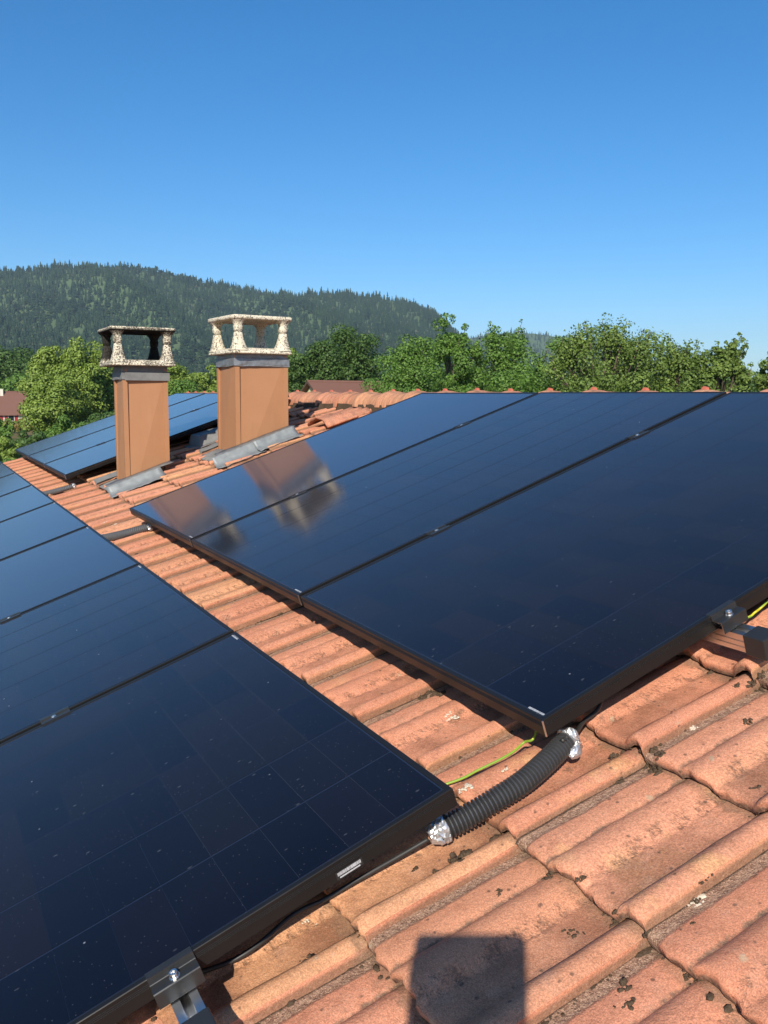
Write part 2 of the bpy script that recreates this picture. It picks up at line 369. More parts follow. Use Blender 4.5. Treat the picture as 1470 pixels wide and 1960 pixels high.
M['hill'] = simple("forest_floor", (0.070,0.110,0.038), 0.95, 0, 0.4, 0.02)
def conifer_leaf(name, a, b):
    q = NT(name); g = q.n("NewGeometry"); gi = g.outputs["Random Per Island"]
    big = q.noise(g.outputs["Position"], 0.006, 4, 0.6); big2 = q.noise(g.outputs["Position"], 0.022, 3, 0.6)
    f = q.math('ADD', q.math('MULTIPLY', gi, 0.55), q.math('MULTIPLY', q.math('SUBTRACT', big, 0.35), 0.9), clamp=True)
    c = q.mix(f, a, b)
    c = q.mix(q.math('MULTIPLY', q.step(big2, 0.55, 0.74), 0.60), c, (0.060,0.098,0.034))
    c = q.mix(q.math('MULTIPLY', q.math('GREATER_THAN', gi, 0.975), 0.5), c, (0.11,0.105,0.075))
    return q.set(Base_Color=c, Roughness=0.8, Specular_IOR_Level=0.1)
M['conifer'] = conifer_leaf("conifer_needles", (0.011,0.026,0.017), (0.040,0.068,0.031))

def forest(name, az, rr, Z, n, hmin, hmax, label, r_lo, clearing=None):
    """one mass of small firs and broadleaf crowns on the slope"""
    NR = 8
    # unit conifer: four jagged skirts
    ringz = []; V = []; F = []
    a = np.arange(NR)*2*np.pi/NR
    lv = [(0.05,0.40,0.26),(0.28,0.62,0.20),(0.50,0.83,0.145),(0.72,1.0,0.085)]
    uv_ = []
    for (z0, z1, rad) in lv:
        b = len(V)
        for k in range(NR): V.append((math.cos(a[k]+z0*5)*rad*(1.0 if k%2 else 0.62), math.sin(a[k]+z0*5)*rad*(1.0 if k%2 else 0.62), z0 + (0.0 if k%2 else 0.05)))
        V.append((0,0,z1)); F += [(b+k, b+(k+1)%NR, b+NR) for k in range(NR)]
    V = np.array(V); F = np.array(F)
    A = rng.uniform(az[0], az[-1], n); RRs = np.sqrt(rng.uniform(r_lo**2, (rr[33]*1.03)**2, n))
    ai = (A-az[0])/(az[-1]-az[0])*(len(az)-1); ri = np.interp(RRs, rr, np.arange(len(rr)))
    i0 = np.clip(ai.astype(int), 0, len(az)-2); j0 = np.clip(ri.astype(int), 0, len(rr)-2); fa = ai-i0; fr = ri-j0
    z = (Z[j0,i0]*(1-fa)+Z[j0,i0+1]*fa)*(1-fr) + (Z[j0+1,i0]*(1-fa)+Z[j0+1,i0+1]*fa)*fr
    h = rng.uniform(hmin, hmax, n)*np.where(rng.random(n) < 0.05, 1.25, 1.0)*(0.80 + 0.20*np.sin(A*57+RRs*0.013)*np.sin(A*131-RRs*0.021) + rng.normal(0,0.12,n))
    w = h*rng.uniform(0.75, 1.15, n)
    broad = (np.sin(A*23+RRs*0.006) + np.sin(A*9.0-RRs*0.011+1.0) + rng.normal(0, 0.5, n)) > 1.05
    h = np.where(broad, h*0.72, h); w = np.where(broad, w*1.45, w)
    rot = rng.uniform(0, 6.28, n)
    x = CAM.x + RRs*np.sin(A); y = CAM.y + RRs*np.cos(A)
    keep = z > GROUND
    if clearing is not None: keep &= ~clearing(A, RRs)
    idx = np.nonzero(keep)[0]
    c, s = np.cos(rot[idx])[:,None], np.sin(rot[idx])[:,None]
    jit = 1 + rng.normal(0, 0.10, (len(idx), len(V)))
    vx = V[None,:,0]*jit; vy = V[None,:,1]*jit
    # rounder crowns for the broadleaved ones
    vz = np.where(broad[idx][:,None], np.sqrt(np.clip(V[None,:,2],0,1))*0.98, V[None,:,2] + np.zeros((len(idx),1)))
    PX = x[idx][:,None] + (vx*c - vy*s)*w[idx][:,None]; PY = y[idx][:,None] + (vx*s + vy*c)*w[idx][:,None]
    PZ = z[idx][:,None] - 0.6 + vz*h[idx][:,None]
    VV = np.stack([PX,PY,PZ], -1).reshape(-1,3)
    FF = (F[None] + (np.arange(len(idx))*len(V))[:,None,None]).reshape(-1,3)
    o = obj(name, npmesh(name, VV, FF), M['conifer']); tag(o, label, "forest", kind='stuff')
az1, rr1, Z1 = hill("hill", HILL_NEAR, 1000, 2350, 3100, M['hill'], "long wooded mountain ridge on the left behind the chimneys")
a_c = px_az(535)
forest("forest", az1, rr1, Z1, 24000, 13, 24, "dark fir forest covering the mountain slope", 1150,
       lambda A, r: ((np.abs(A-a_c-0.012*np.sin(r*0.03)) < 0.014) & (r > 2130) & (r < 2290)) | ((np.abs(A-px_az(610)-0.010*np.sin(r*0.02)) < 0.016) & (r > 1950) & (r < 2030)))
az2, rr2, Z2 = hill("hill", HILL_FAR, 2600, 3600, 4300, M['hill'], "low far wooded ridge peeking between the treetops")
forest("forest", az2, rr2, Z2, 4000, 15, 25, "distant forest on the low far ridge", 2900)

# ------------------------------------------------------------------ the roof (the ground of this picture)
TILE_W, TILE_C, LOCK0, NOSE0 = 0.302, 0.3105, -0.078, 0.152
H0 = -0.150                                                    # level of the tile pans
U_END, V_LOW, V_RIDGE = 9.32, -3.60, 2.0
def prof(s):
    def ss(a, b, x): t = min(1, max(0, (x-a)/(b-a))); return t*t*(3-2*t)
    z = 0.0050*ss(0.015, 0.050, s)*(1 - ss(0.075, 0.092, s))
    if 0.088 < s < 0.174:                                                      # convex wave rising from a crease
        t = (s-0.088)/0.086; z += 0.0155*math.sin(math.pi*t**0.80)**0.9
    z += 0.0135*ss(0.243, 0.256, s) + 0.012*ss(0.252, 0.276, s) - 0.007*ss(0.284, 0.303, s)   # lock roll
    return z
SS = [0.0,0.012,0.024,0.034,0.05,0.07,0.084,0.088,0.093,0.100,0.109,0.119,0.130,0.141,0.151,0.160,0.168,0.174,0.180,0.188,0.205,0.225,0.240,0.247,0.254,0.262,0.272,0.284,0.295,0.302,0.3045]
XS = [0.0, 0.004, 0.012, 0.05, 0.13, 0.21, 0.29, 0.352]
def make_tile(seed, rough=1.0):
    rd = random.Random(seed); ph = [rd.uniform(0, 6.28) for _ in range(6)]
    V, F, UV = [], [], []
    def nz(s, x): return rough*(0.0013*math.sin(s*61+ph[0])*math.sin(x*40+ph[1]) + 0.0009*math.sin(s*133+ph[2]+x*55))
    nS = len(SS)
    rows = [(-1, None)] + [(0, x) for x in XS]
    for kind, x in rows:
        for i, s in enumerate(SS):
            ex = rough*(0.0030*math.sin(s*49+ph[3]) + 0.0020*math.sin(s*151+ph[4]) + 0.0012*math.sin(s*420+ph[5]) + rd.gauss(0,0.0010))
            xx = 0.0 if x is None else x
            tilt = 0.030*(1 - xx/0.325)
            z = prof(s)*(0.93+0.07*math.cos(xx*5)) + tilt + nz(s, xx)
            su = s
            if s > 0.3025: z = tilt - 0.004; su = 0.330
            if kind == -1: V.append((ex*0.6+0.001, -s, z-0.024)); UV.append((su, -0.022))
            elif x == 0.0: V.append((ex-0.0025, -s, z-0.0075)); UV.append((su, -0.006))
            elif x == 0.004: V.append((ex+0.001, -s, z-0.002)); UV.append((su, 0.002))
            else: V.append((xx + (ex if xx < 0.06 else 0), -s, z)); UV.append((su, xx))
    for j in range(len(rows)-1):
        for i in range(nS-1):
            a = j*nS+i; F.append((a, a+nS, a+nS+1, a+1))
    me = mesh("roof_tile", V, F, True)
    ul = me.uv_layers.new(name="st")
    for lp in me.loops: ul.data[lp.index].uv = UV[lp.vertex_index]
    me.materials.append(M['tile'])
    at_ = me.attributes.get("sharp_edge") or me.attributes.new("sharp_edge", 'BOOLEAN', 'EDGE')
    for e in me.edges:
        p, q = V[e.vertices[0]], V[e.vertices[1]]
        if (abs(p[1]+0.302) < 1e-4 and abs(q[1]+0.302) < 1e-4): at_.data[e.index].value = True
    return me
TILES = [make_tile(i) for i in range(6)]

PANEL_W, PANEL_L, GAP = 1.134, 1.888, 0.020
PITCH_U = PANEL_W + GAP
ROW_GAP, UB, UC = 0.2243, -0.028, 5.613
panels = []                                                   # (row, index, u0, v0)
for i in range(3): panels.append(('A', i, i*PITCH_U, 0.0))
for i in range(3): panels.append(('C', i, UC + i*PITCH_U, 0.0))
for i in range(8): panels.append(('B', i, UB + i*PITCH_U, -ROW_GAP-PANEL_L))

def project(P):
    d = Vector(P) - CAM; z = d.dot(fw)
    if z < 0.05: return None
    return 735 + FPX*d.dot(rt)/z, 980 - FPX*d.dot(up)/z, z
def hidden_by_panel(P):
    d = P - CAM; hc = CAM.dot(NV); hp = P.dot(NV)
    if hp >= 0: return False
    t = hc/(hc-hp); Q = CAM + d*t; u, v = Q.y, Q.dot(SV)
    return any(u0 < u < u0+PANEL_W and v0 < v < v0+PANEL_L for _, _, u0, v0 in panels)

# deck, far slope and gable walls
dk = MB(); t_ = 0.05
prof_d = [(V_LOW, H0-0.03), (V_RIDGE, H0-0.03)]
a0, a1 = RP(-6.0, V_LOW, H0-0.03), RP(-6.0, V_RIDGE, H0-0.03); b0, b1 = RP(U_END-0.03, V_LOW, H0-0.03), RP(U_END-0.03, V_RIDGE, H0-0.03)
XR = a1.x
mir = lambda p: Vector((2*XR-p.x, p.y, p.z))
dn = Vector((0,0,-0.12))
dk.add([a0,a1,b1,b0,mir(a0),mir(b0), a0+dn,a1+dn,b1+dn,b0+dn,mir(a0)+dn,mir(b0)+dn],
       [(0,3,2,1),(1,2,5,4),(6,7,8,9),(7,10,11,8),(3,9,8,2),(2,8,11,5),(0,6,9,3)])
roof = dk.build("roof", M['deck']); tag(roof, "terracotta tiled roof slope carrying the solar panels", kind='structure')
wl = MB()
for u_ in (-5.6, U_END-0.25):
    xa, xb = a0.x+0.5, 2*XR-a0.x-0.5
    za = RP(0, (xa)/math.cos(TH), 0).z - 0.34
    wl.add([(xa,u_,GROUND),(xb,u_,GROUND),(xb,u_,za),(XR,u_,b1.z-0.22),(xa,u_,za),
            (xa,u_-0.2,GROUND),(xb,u_-0.2,GROUND),(xb,u_-0.2,za),(XR,u_-0.2,b1.z-0.22),(xa,u_-0.2,za)],
           [(0,1,2,3,4),(9,8,7,6,5),(0,4,9,5),(1,6,7,2),(2,7,8,3),(3,8,9,4)])
wl.box(a0.x+0.5, a0.x+0.7, -5.6, U_END-0.45, GROUND, za); wl.box(2*XR-a0.x-0.7, 2*XR-a0.x-0.5, -5.6, U_END-0.45, GROUND, za)
wl.build("house_wall", M['plaster'], roof)

CH_L = dict(x0=0.285, x1=0.583, y0=4.845, y1=5.13); CH_R = dict(x0=0.920, x1=1.288, y0=4.398, y1=4.785)
slots = []
kmin = int(math.floor((-1.25-LOCK0)/TILE_W)); kmax = int(math.floor((U_END-LOCK0)/TILE_W))
for c in range(-12, 6):
    for k in range(kmin, kmax+1):
        vn = NOSE0 + c*TILE_C; ul = LOCK0 + k*TILE_W
        if vn < V_LOW or vn > V_RIDGE-0.17: continue
        # leave out tiles wholly inside a chimney shaft
        x = RP(ul, vn+0.15, 0).x
        if any(ch['x0'] < x-0.10 and x+0.10 < ch['x1'] and ch['y0'] < ul-0.28 and ul < ch['y1'] for ch in (CH_L, CH_R)): continue
        score = 0
        for fs in (0.03, 0.15, 0.28):
            for fx in (0.0, 0.10, 0.20, 0.29):
                P = RP(ul-fs, vn+fx, H0+0.03); q = project(P)
                if q and -40 < q[0] < 1510 and -40 < q[1] < 2000 and not hidden_by_panel(P): score += 1.0/q[2]**2
        slots.append((score, c, k, vn, ul))
slots.sort(reverse=True)
seen = [s for s in slots if s[0] > 0][:298]; rest = slots[len(seen):]
def tile_matrix(vn, ul, rd, amt=1.0):
    T = Matrix.Translation(RP(ul + rd.gauss(0, 0.0016)*amt, vn + rd.gauss(0, 0.0035)*amt, H0 + rd.gauss(0, 0.0012)*amt))
    return T @ Matrix.Rotation(-TH, 4, 'Y') @ Matrix.Rotation(rd.gauss(0, 0.004)*amt, 4, 'Z') @ Matrix.Rotation(rd.gauss(0, 0.006)*amt, 4, 'X')
tile_M = {}
for sc_, c, k, vn, ul in seen:
    rd = random.Random(c*1000+k); o = obj("roof_tile", TILES[(c*7+k*5+rd.randint(0,5)) % 6], None, roof)
    o.matrix_local = tile_matrix(vn, ul, rd); tile_M[(c,k)] = o.matrix_local.copy()
# the tiles that the panels hide, joined
V, F, U = [], [], []
base = TILES[0]; bv = np.array([v.co for v in base.vertices]); bf = np.array([list(p.vertices) for p in base.polygons])
buv = np.zeros((len(bv),2))
for lp in base.loops: buv[lp.vertex_index] = base.uv_layers["st"].data[lp.index].uv
for n_, (sc_, c, k, vn, ul) in enumerate(rest):
    mm = np.array(tile_matrix(vn, ul, random.Random(c*1000+k)))
    V.append(bv @ mm[:3,:3].T + mm[:3,3]); F.append(bf + n_*len(bv)); U.append(buv)
V = np.concatenate(V); F = np.concatenate(F); U = np.concatenate(U)
me = npmesh("roof_tiles", V, F, True); ul_ = me.uv_layers.new(name="st")
li = np.zeros(len(me.loops), np.int32); me.loops.foreach_get("vertex_index", li); ul_.data.foreach_set("uv", U[li].astype(np.float32).ravel())
tag(obj("roof_tiles", me, M['tile'], roof), kind='stuff')

# ridge: half-round tiles, each with a clay clip at its joint
def ridge_mesh(seed):
    rd = random.Random(seed); rings = []; uvs = []
    for (y, sc) in [(0.0,1.10),(0.012,1.12),(0.05,1.09),(0.06,1.02),(0.18,0.985),(0.30,0.955),(0.37,0.94)]:
        rg = []
        for j in range(15):
            a = math.pi*j/14; w = 1+rd.gauss(0, 0.004)
            rg.append((-math.cos(a)*0.128*sc*w, -y, math.sin(a)*0.090*sc*w + (0.0 if 0 < j < 14 else -0.012)))
        rings.append(rg)
    mb = MB(); mb.loft(rings, False)
    inner = [[(p[0]*0.88, p[1], p[2]*0.86-0.003) for p in rings[0]], [(p[0]*0.9, p[1], p[2]*0.88-0.003) for p in rings[-1]]]
    mb.loft([rings[0], inner[0]], False); 
    me = mesh("ridge_tile", mb.v, [tuple(reversed(q)) for q in mb.f], True)
    ul = me.uv_layers.new(name="st")
    for lp in me.loops:
        co = me.vertices[lp.vertex_index].co; ul.data[lp.index].uv = (0.06 + (co.x+0.14)*0.25, 0.02 + (-co.y)*0.7)
    me.materials.append(M['tile_old']); return me
RIDGES = [ridge_mesh(i) for i in range(4)]
RID_P = 0.3378
clip = MB().add([(-0.013,-0.014,-0.006),(0.013,-0.014,-0.006),(0.013,0.016,-0.006),(-0.013,0.016,-0.006),(-0.009,-0.010,0.010),(0.009,-0.010,0.010),(0.009,0.006,0.013),(-0.009,0.006,0.013)],[(0,3,2,1),(4,5,6,7),(0,1,5,4),(1,2,6,5),(2,3,7,6),(3,0,4,7)]); clip_me = mesh("ridge_clip", clip.v, clip.f); clip_me.materials.append(M['clip'])
k = 0; u_ = 1.081 - 6*RID_P
while u_ < U_END + 0.1:
    rd = random.Random(k*31)
    o = obj("ridge_tile", RIDGES[k % 4], None, roof, (XR+rd.gauss(0,0.003), u_, 0.620-0.091+rd.gauss(0,0.002)), (rd.gauss(0,0.008), rd.gauss(0,0.02), rd.gauss(0,0.012)))
    obj("ridge_clip", clip_me, None, o, (0, -0.012, 0.099), (0.1,0,0))
    u_ += RID_P; k += 1
# mortar bed under the ridge
mb = MB()
for side in (-1, 1):
    ring = []
    for i in range(220):
        u_ = -1.0 + i*(U_END+1.0)/219; w = random.gauss(0, 0.006)
        ring.append([Vector((XR+side*(0.128+w), u_, 0.535+random.gauss(0,0.003))), Vector((XR+side*(0.145+w), u_, 0.46)), Vector((XR+side*0.05, u_, 0.47))])
    mb.loft(ring, False)
mb.build("ridge_mortar", M['moss'], roof)
# verge tiles' edge board at the far gable
mb = MB(); p0, p1 = RP(U_END-0.02, V_LOW, H0+0.02), RP(U_END-0.02, V_RIDGE, H0+0.02)
mb.add([p0,p1,p1+dn*1.6,p0+dn*1.6,p0+Vector((0,0.03,0)),p1+Vector((0,0.03,0)),p1+dn*1.6+Vector((0,0.03,0)),p0+dn*1.6+Vector((0,0.03,0))],
       [(0,1,2,3),(7,6,5,4),(0,4,5,1),(3,2,6,7),(0,3,7,4),(1,5,6,2)])
mb.build("verge_board", M['deck'], roof)

# moss and lichen
def uvh(px, y, h):
    d = fw + rt*((px-735)/FPX) - up*((y-980)/FPX); t = (h - CAM.dot(NV))/d.dot(NV); P = CAM + d*t
    return P.y, P.dot(SV)
def tile_height(u, v):
    k = math.ceil((u-LOCK0)/TILE_W - 1e-6); s = LOCK0 + k*TILE_W - u
    c = math.floor((v-NOSE0)/TILE_C); x = v - (NOSE0 + c*TILE_C)
    return H0 + prof(s) + 0.030*(1-x/0.325)
def on_tiles(px, y):
    h = -0.11
    for _ in range(6):
        u, v = uvh(px, y, h); h = 0.5*h + 0.5*tile_height(u, v)
    return u, v, tile_height(u, v)
def blob(mb, c, rx, ry, rz, rd, seg=9):
    rings = []
    for i, (rr_, zz) in enumerate([(1.0,-0.1),(0.92,0.45),(0.62,0.85),(0.2,1.0)]):
        rg = []
        for j in range(seg):
            a = 2*math.pi*j/seg; w = rr_*(1+rd.gauss(0, 0.20))
            rg.append((math.cos(a)*rx*w, math.sin(a)*ry*w, rz*(zz+rd.gauss(0,0.16 if i else 0.02))))
        rings.append(rg)
    pts = [[RP(c[0]+p[1], c[1]+p[0], c[2]+p[2]) for p in rg] for rg in rings]
    mb.loft(pts, True); b = len(mb.v)-seg; mb.f.append(tuple(range(b, b+seg)))
moss = MB(); rd = random.Random(5)
for px, y, s in [(885,1638,.024),(868,1648,.014),(840,1562,.016),(1052,1678,.017),(1035,1683,.010),(1245,1432,.017),(1262,1447,.014),(1255,1475,.020),(1240,1462,.013),
                 (1175,1444,.013),(1182,1494,.012),(1428,1380,.012),(1446,1509,.010),(1090,1785,.014),(1110,1792,.010),(1172,1765,.018),(1182,1750,.012),
                 (1190,1895,.018),(1197,1925,.014),(1205,1893,.008),(1325,1858,.013),(1335,1872,.015),(1310,1868,.010),(1327,1710,.014),(1372,1680,.010),(1340,1700,.009),(1355,1695,.009),
                 (1155,1873,.011),(1095,1921,.010),(1060,1945,.012),(675,1795,.010),(585,1838,.011),(567,1838,.008),(690,1640,.009),(793,1664,.010),(835,1665,.008),(955,1712,.013),
                 (825,1325,.024),(840,1330,.020),(805,1335,.018),(496,1190,.013),(668,1275,.011),(630,1298,.014),(616,1302,.010),(437,1155,.009),(1450,1308,.020),(1435,1318,.016),(1408,1312,.012),(1450,1280,.018),
                 (1327,1771,.008),(1449,1677,.007),(1240,1780,.010),(1120,1700,.012),(1150,1728,.010)]:
    u, v, h = on_tiles(px, y)
    for _ in range(9): blob(moss, (u+rd.gauss(0,s*.36), v+rd.gauss(0,s*.42), h-0.0005), s*rd.uniform(.14,.42), s*rd.uniform(.14,.36), s*rd.uniform(.12,.34), rd, 7)
for sc_, c, k, vn, ul in seen[:130]:                            # crumbs of moss in the joints
    for _ in range(rd.randint(3, 9)):
        if rd.random() < 0.6: u, v = ul - rd.uniform(0, TILE_W), vn - abs(rd.gauss(0, 0.006)) - 0.002
        else: u, v = ul - abs(rd.gauss(0.003, 0.003)), vn + rd.uniform(0.0, 0.30)
        s = rd.uniform(.002, .007)*(1.6 if rd.random() < .15 else 1)
        blob(moss, (u, v, tile_height(u, v)), s*rd.uniform(.7,1.6), s*rd.uniform(.7,1.3), s*rd.uniform(.3,.6), rd, 6)
tag(moss.build("moss", M['moss'], roof, smooth=True), kind='stuff')
lich = MB()
for px, y, s in [(637,1256,.020),(650,1246,.016),(864,1373,.022),(858,1366,.014),(1325,1731,.024),(1338,1738,.016),(1052,1658,.018),(1326,1393,.012),(1050,1650,.010),(893,1508,.018),(883,1513,.010),(968,1473,.010),(602,1770,.014),(585,1762,.008),(200,1005,.02),(218,1003,.02)]:
    u, v, h = on_tiles(px, y)
    for _ in range(11): blob(lich, (u+rd.gauss(0,s*.30), v+rd.gauss(0,s*.38), h-0.0004), s*rd.uniform(.10,.30), s*rd.uniform(.10,.28), 0.0018, rd, 6)
tag(lich.build("lichen", M['lichen'], roof, smooth=True), kind='stuff')

# ------------------------------------------------------------------ solar panels
FH = 0.035
def frame_mesh():
    """a mitred profile swept round the panel; local x up slope, y along ridge, z=0 at the top of the frame"""
    pr = [(0.0115,-0.0022,0),(0.011,-0.0004,0),(0.0098,0.0,0),(0.0012,0.0,0),(0.0,-0.0012,1),(0.0,-0.0062,0)]
    for z in (-0.0072, -0.0102, -0.0132): pr += [(0.0,z,0),(-0.0009,z-0.0006,1),(0.0,z-0.0013,0)]
    pr += [(0.0,-FH,0),(0.028,-FH,0),(0.028,-FH+0.002,0)]
    rings = []
    for d, z, _ in pr: rings.append([(d,d,z),(PANEL_L-d,d,z),(PANEL_L-d,PANEL_W-d,z),(d,PANEL_W-d,z)])
    mb = MB(); mb.loft(rings, True)
    me = mesh("frame", mb.v, mb.f); me.materials.append(M['frame']); me.materials.append(M['groove'])
    for p in me.polygons:
        j = p.index//4
        if pr[j][2] == 1 and j > 5: p.material_index = 1
    return me
FRAME = frame_mesh()
SHEET = mesh("glass_sheet", *(lambda b: (b.v, b.f))(MB().box(0.008, PANEL_L-0.008, 0.008, PANEL_W-0.008, -0.0070, -0.0020))); SHEET.materials.append(M['sheet'])
NCU, NCV = 6, 20
MU, MV = 0.0135, 0.0145
cw, cl = (PANEL_W-2*MU)/NCU, (PANEL_L-2*MV)/NCV
def cell_mesh():
    w, l, ch, t = cw/2-0.0020, cl/2-0.00026, 0.006, 0.0005
    pts = [(-l,-w),(l,-w),(l,w),(-l,w)]
    mb = MB().loft([[(x,y,0) for x,y in pts],[(x,y,t) for x,y in pts]], True); mb.f.append((4,5,6,7))
    me = mesh("solar_cell", mb.v, mb.f); me.materials.append(M['cell']); return me
CELL = cell_mesh()
back = mesh("back_sheet", *(lambda b: (b.v, b.f))(MB().box(0.02, PANEL_L-0.02, 0.02, PANEL_W-0.02, -0.012, -0.010))); back.materials.append(M['frame'])
seam_me = mesh("corner_seam", *(lambda b: (b.v, b.f))(MB().box(-0.0012,0.0012,-0.0016,0.0010,-FH+0.001,-0.0008))); seam_me.materials.append(M['bare'])
def barcode(w, h, seed):
    rd = random.Random(seed); mb = MB(); x = 0
    while x < w:
        b = rd.choice([0.0006,0.0009,0.0014])*w/0.05; mb.add([(x,0,0),(min(w,x+b),0,0),(min(w,x+b),h,0),(x,h,0),], [(0,1,2,3)]); x += b + rd.choice([0.0005,0.0008])*w/0.05
    x = w*0.06
    while x < w*0.92:
        b = rd.choice([0.0012,0.0018])*w/0.05; mb.add([(x,-h*.75,0),(x+b,-h*.75,0),(x+b,-h*.35,0),(x,-h*.35,0)], [(0,1,2,3)]); x += b+0.0004*w/0.05
    return mb
BAR = barcode(0.046, 0.0050, 3); BAR_ME = mesh("barcode", BAR.v, BAR.f); BAR_ME.materials.append(M['white'])
ORD = ["first","second","third","fourth","fifth","sixth","seventh","eighth"]
LAB = {('A',0): "largest black solar panel at right, its near corner above the corrugated conduit",
       ('A',1): "black solar panel in the middle of the upper right row, mirroring the chimney top",
       ('A',2): "upper row black solar panel beside the chimneys, mirroring both tan shafts",
       ('C',0): "far black solar panel directly behind the two chimneys, nearest of that far group",
       ('C',1): "middle black solar panel of the far group behind the chimneys",
       ('C',2): "farthest upper black solar panel at the gable edge behind the chimneys"}
for i in range(8): LAB[('B',i)] = ("black solar panel at bottom left with a barcode label on its frame" if i == 0 else
      ("farthest black solar panel of the left lower row, at the gable end" if i == 7 else ORD[i]+" black solar panel of the left lower row, counting from the camera"))
seen_panels = [p for p in panels]
for row, i, u0_, v0_ in panels:
    rd = random.Random(hash((row,i)) & 0xffff if False else ord(row)*50+i)
    e = empty("solar_panel", RP(u0_, v0_, rd.uniform(-0.0008,0.0008)), (0, -TH+rd.gauss(0,0.0007), 0))
    tag(e, LAB[(row,i)], "solar panel", {'A':"solar panels of the upper right group",'B':"solar panels of the lower left row",'C':"solar panels of the far group"}[row])
    obj("frame", FRAME, None, e)
    sh = obj("glass_sheet", SHEET, None, e); obj("back_sheet", back, None, e)
    if (row, i) in (('A',0),('A',1),('B',0),('B',1)):
        for a in range(NCV):
            for b in range(NCU):
                obj("solar_cell", CELL, None, sh, (MV+(a+0.5)*cl, MU+(b+0.5)*cw, -0.0020))
    if row in 'AC':
        obj("corner_seam", seam_me, None, e, (-0.0002, -0.0002, 0))
        obj("barcode", BAR_ME, None, e, (0.0135, 0.060, -0.0012), (0,0,-math.pi/2))
    else:
        obj("barcode", BAR_ME, None, e, (PANEL_L-0.0135, PANEL_W-0.060, -0.0012), (0,0,math.pi/2))
    if (row, i) == ('B',0):
        b = barcode(0.044, 0.0062, 8); bm = mesh("barcode", b.v, b.f); bm.materials.append(M['white'])
        uq, vq = uvh(645, 1672, -0.02); plate = MB().box(-0.003,0.047,-0.0065,0.0078,-0.0004,0.0002)
        pl = plate.build("label_plate", M['rubber'], e, (vq-v0_, -0.0009, -0.0265), (math.pi/2, 0, 0))
        obj("barcode", bm, None, pl, (0,0,0.0006))

# mounting rails, clamps
RAIL_W, RAIL_H = 0.040, 0.040
def rail(v, u_a, u_b, label, cap_mat):
    e = empty("mounting_rail", RP(u_a, v, -FH), ROOF_ROT); tag(e, label, "rail", "mounting rails under the panels")
    L = u_b-u_a; w = RAIL_W/2
    pr = [(-w,-0.0005),(-w,-0.012),(-w+0.002,-0.013),(-w+0.002,-0.016),(-w,-0.017),(-w,-0.026),(-w+0.002,-0.027),(-w+0.002,-0.029),(-w,-0.030),(-w,-RAIL_H),(w,-RAIL_H),(w,-0.0005),(0.007,-0.0005),(0.007,-0.010),(-0.007,-0.010),(-0.007,-0.0005)]
    mb = MB().loft([[(x,0.0,z) for x,z in pr],[(x,L,z) for x,z in pr]], True, True)
    mb.build("rail_profile", M['bare'], e)
    c = MB().box(-w-0.0035, w+0.0035, -0.004, 0.046, -RAIL_H-0.003, 0.003)
    c.build("end_cap", cap_mat, e, bevel=0.0025)
    for k_ in range(int(L/0.9)+1):
        h = MB().box(-0.016, 0.016, 0.25+k_*0.9, 0.28+k_*0.9, -0.122, -RAIL_H-0.001); h.build("roof_hook", M['clamp'], e)
rail(0.487, -0.108, 3*PITCH_U+0.03, "silver mounting rail with black end cap, sticking out under the right panel", M['rubber'])
rail(-0.742, UB-0.125, UB+8*PITCH_U, "dark capped mounting rail end under the clamp of the bottom left panel", M['rubber'])
def bolt(parent, x, y, z):
    mb = MB(); seg = 12; rings = []
    for r_, z_ in [(0.0066,0.0),(0.0068,0.006),(0.0062,0.0075),(0.0035,0.0076),(0.0030,0.0045),(0.0,0.0045)]:
        rings.append([(r_*math.cos(2*math.pi*j/seg), r_*math.sin(2*math.pi*j/seg), z_) for j in range(seg)])
    mb.loft(rings, True); mb.loft([[(0.0085*math.cos(2*math.pi*j/seg),0.0085*math.sin(2*math.pi*j/seg),z_) for j in range(seg)] for z_ in (-0.002,0.0)], True, True)
    mb.build("bolt", M['bare'], parent, (x,y,z))
def end_clamp(u_edge, v, label):
    e = empty("end_clamp", RP(u_edge, v, 0), ROOF_ROT); tag(e, label, "clamp", "end clamps at the near panel edges")
    pr = [(0.0105,0.0005),(0.0105,0.0030),(-0.0012,0.0030),(-0.0035,0.0025),(-0.0055,-0.0075),(-0.0065,-0.0085),(-0.0265,-0.0085),(-0.0280,-0.0100),(-0.0300,-0.0335),(-0.0270,-0.0335),(-0.0252,-0.0115),(-0.0045,-0.0112),(-0.0025,-0.0095),(-0.0010,0.0005)]
    mb = MB().loft([[(-0.036,y,z) for y,z in pr],[(0.036,y,z) for y,z in pr]], True, True)
    o = mb.build("clamp_body", M['clamp'], e); o.data.materials.append(M['bare'])
    for p_ in list(o.data.polygons)[-2:]: p_.material_index = 1
    bolt(e, 0, -0.0165, -0.0070)
end_clamp(0.0, 0.487, "black end clamp with silver bolt on the right panel, above the rail end")
end_clamp(UB, -0.742, "black end clamp with silver bolt on the bottom left panel")
def mid_clamp(u_mid, v, label, g):
    e = empty("mid_clamp", RP(u_mid, v, 0), ROOF_ROT); tag(e, label, "clamp", g)
    pr = [(-0.021,0.0004),(-0.021,0.0030),(-0.0095,0.0032),(-0.0085,-0.0015),(0.0085,-0.0015),(0.0095,0.0032),(0.021,0.0030),(0.021,0.0004),(0.0095,0.0000),(0.0090,-0.034),(-0.0090,-0.034),(-0.0095,0.0)]
    mb = MB().loft([[(-0.038,y,z) for y,z in pr],[(0.038,y,z) for y,z in pr]], True, True)
    mb.build("clamp_body", M['clamp'], e); bolt(e, -0.004, 0, -0.0045)
g = "mid clamps in the seams between panels"
mid_clamp(PITCH_U-GAP/2, 0.508, "black mid clamp low in the seam beside the largest right panel", g)
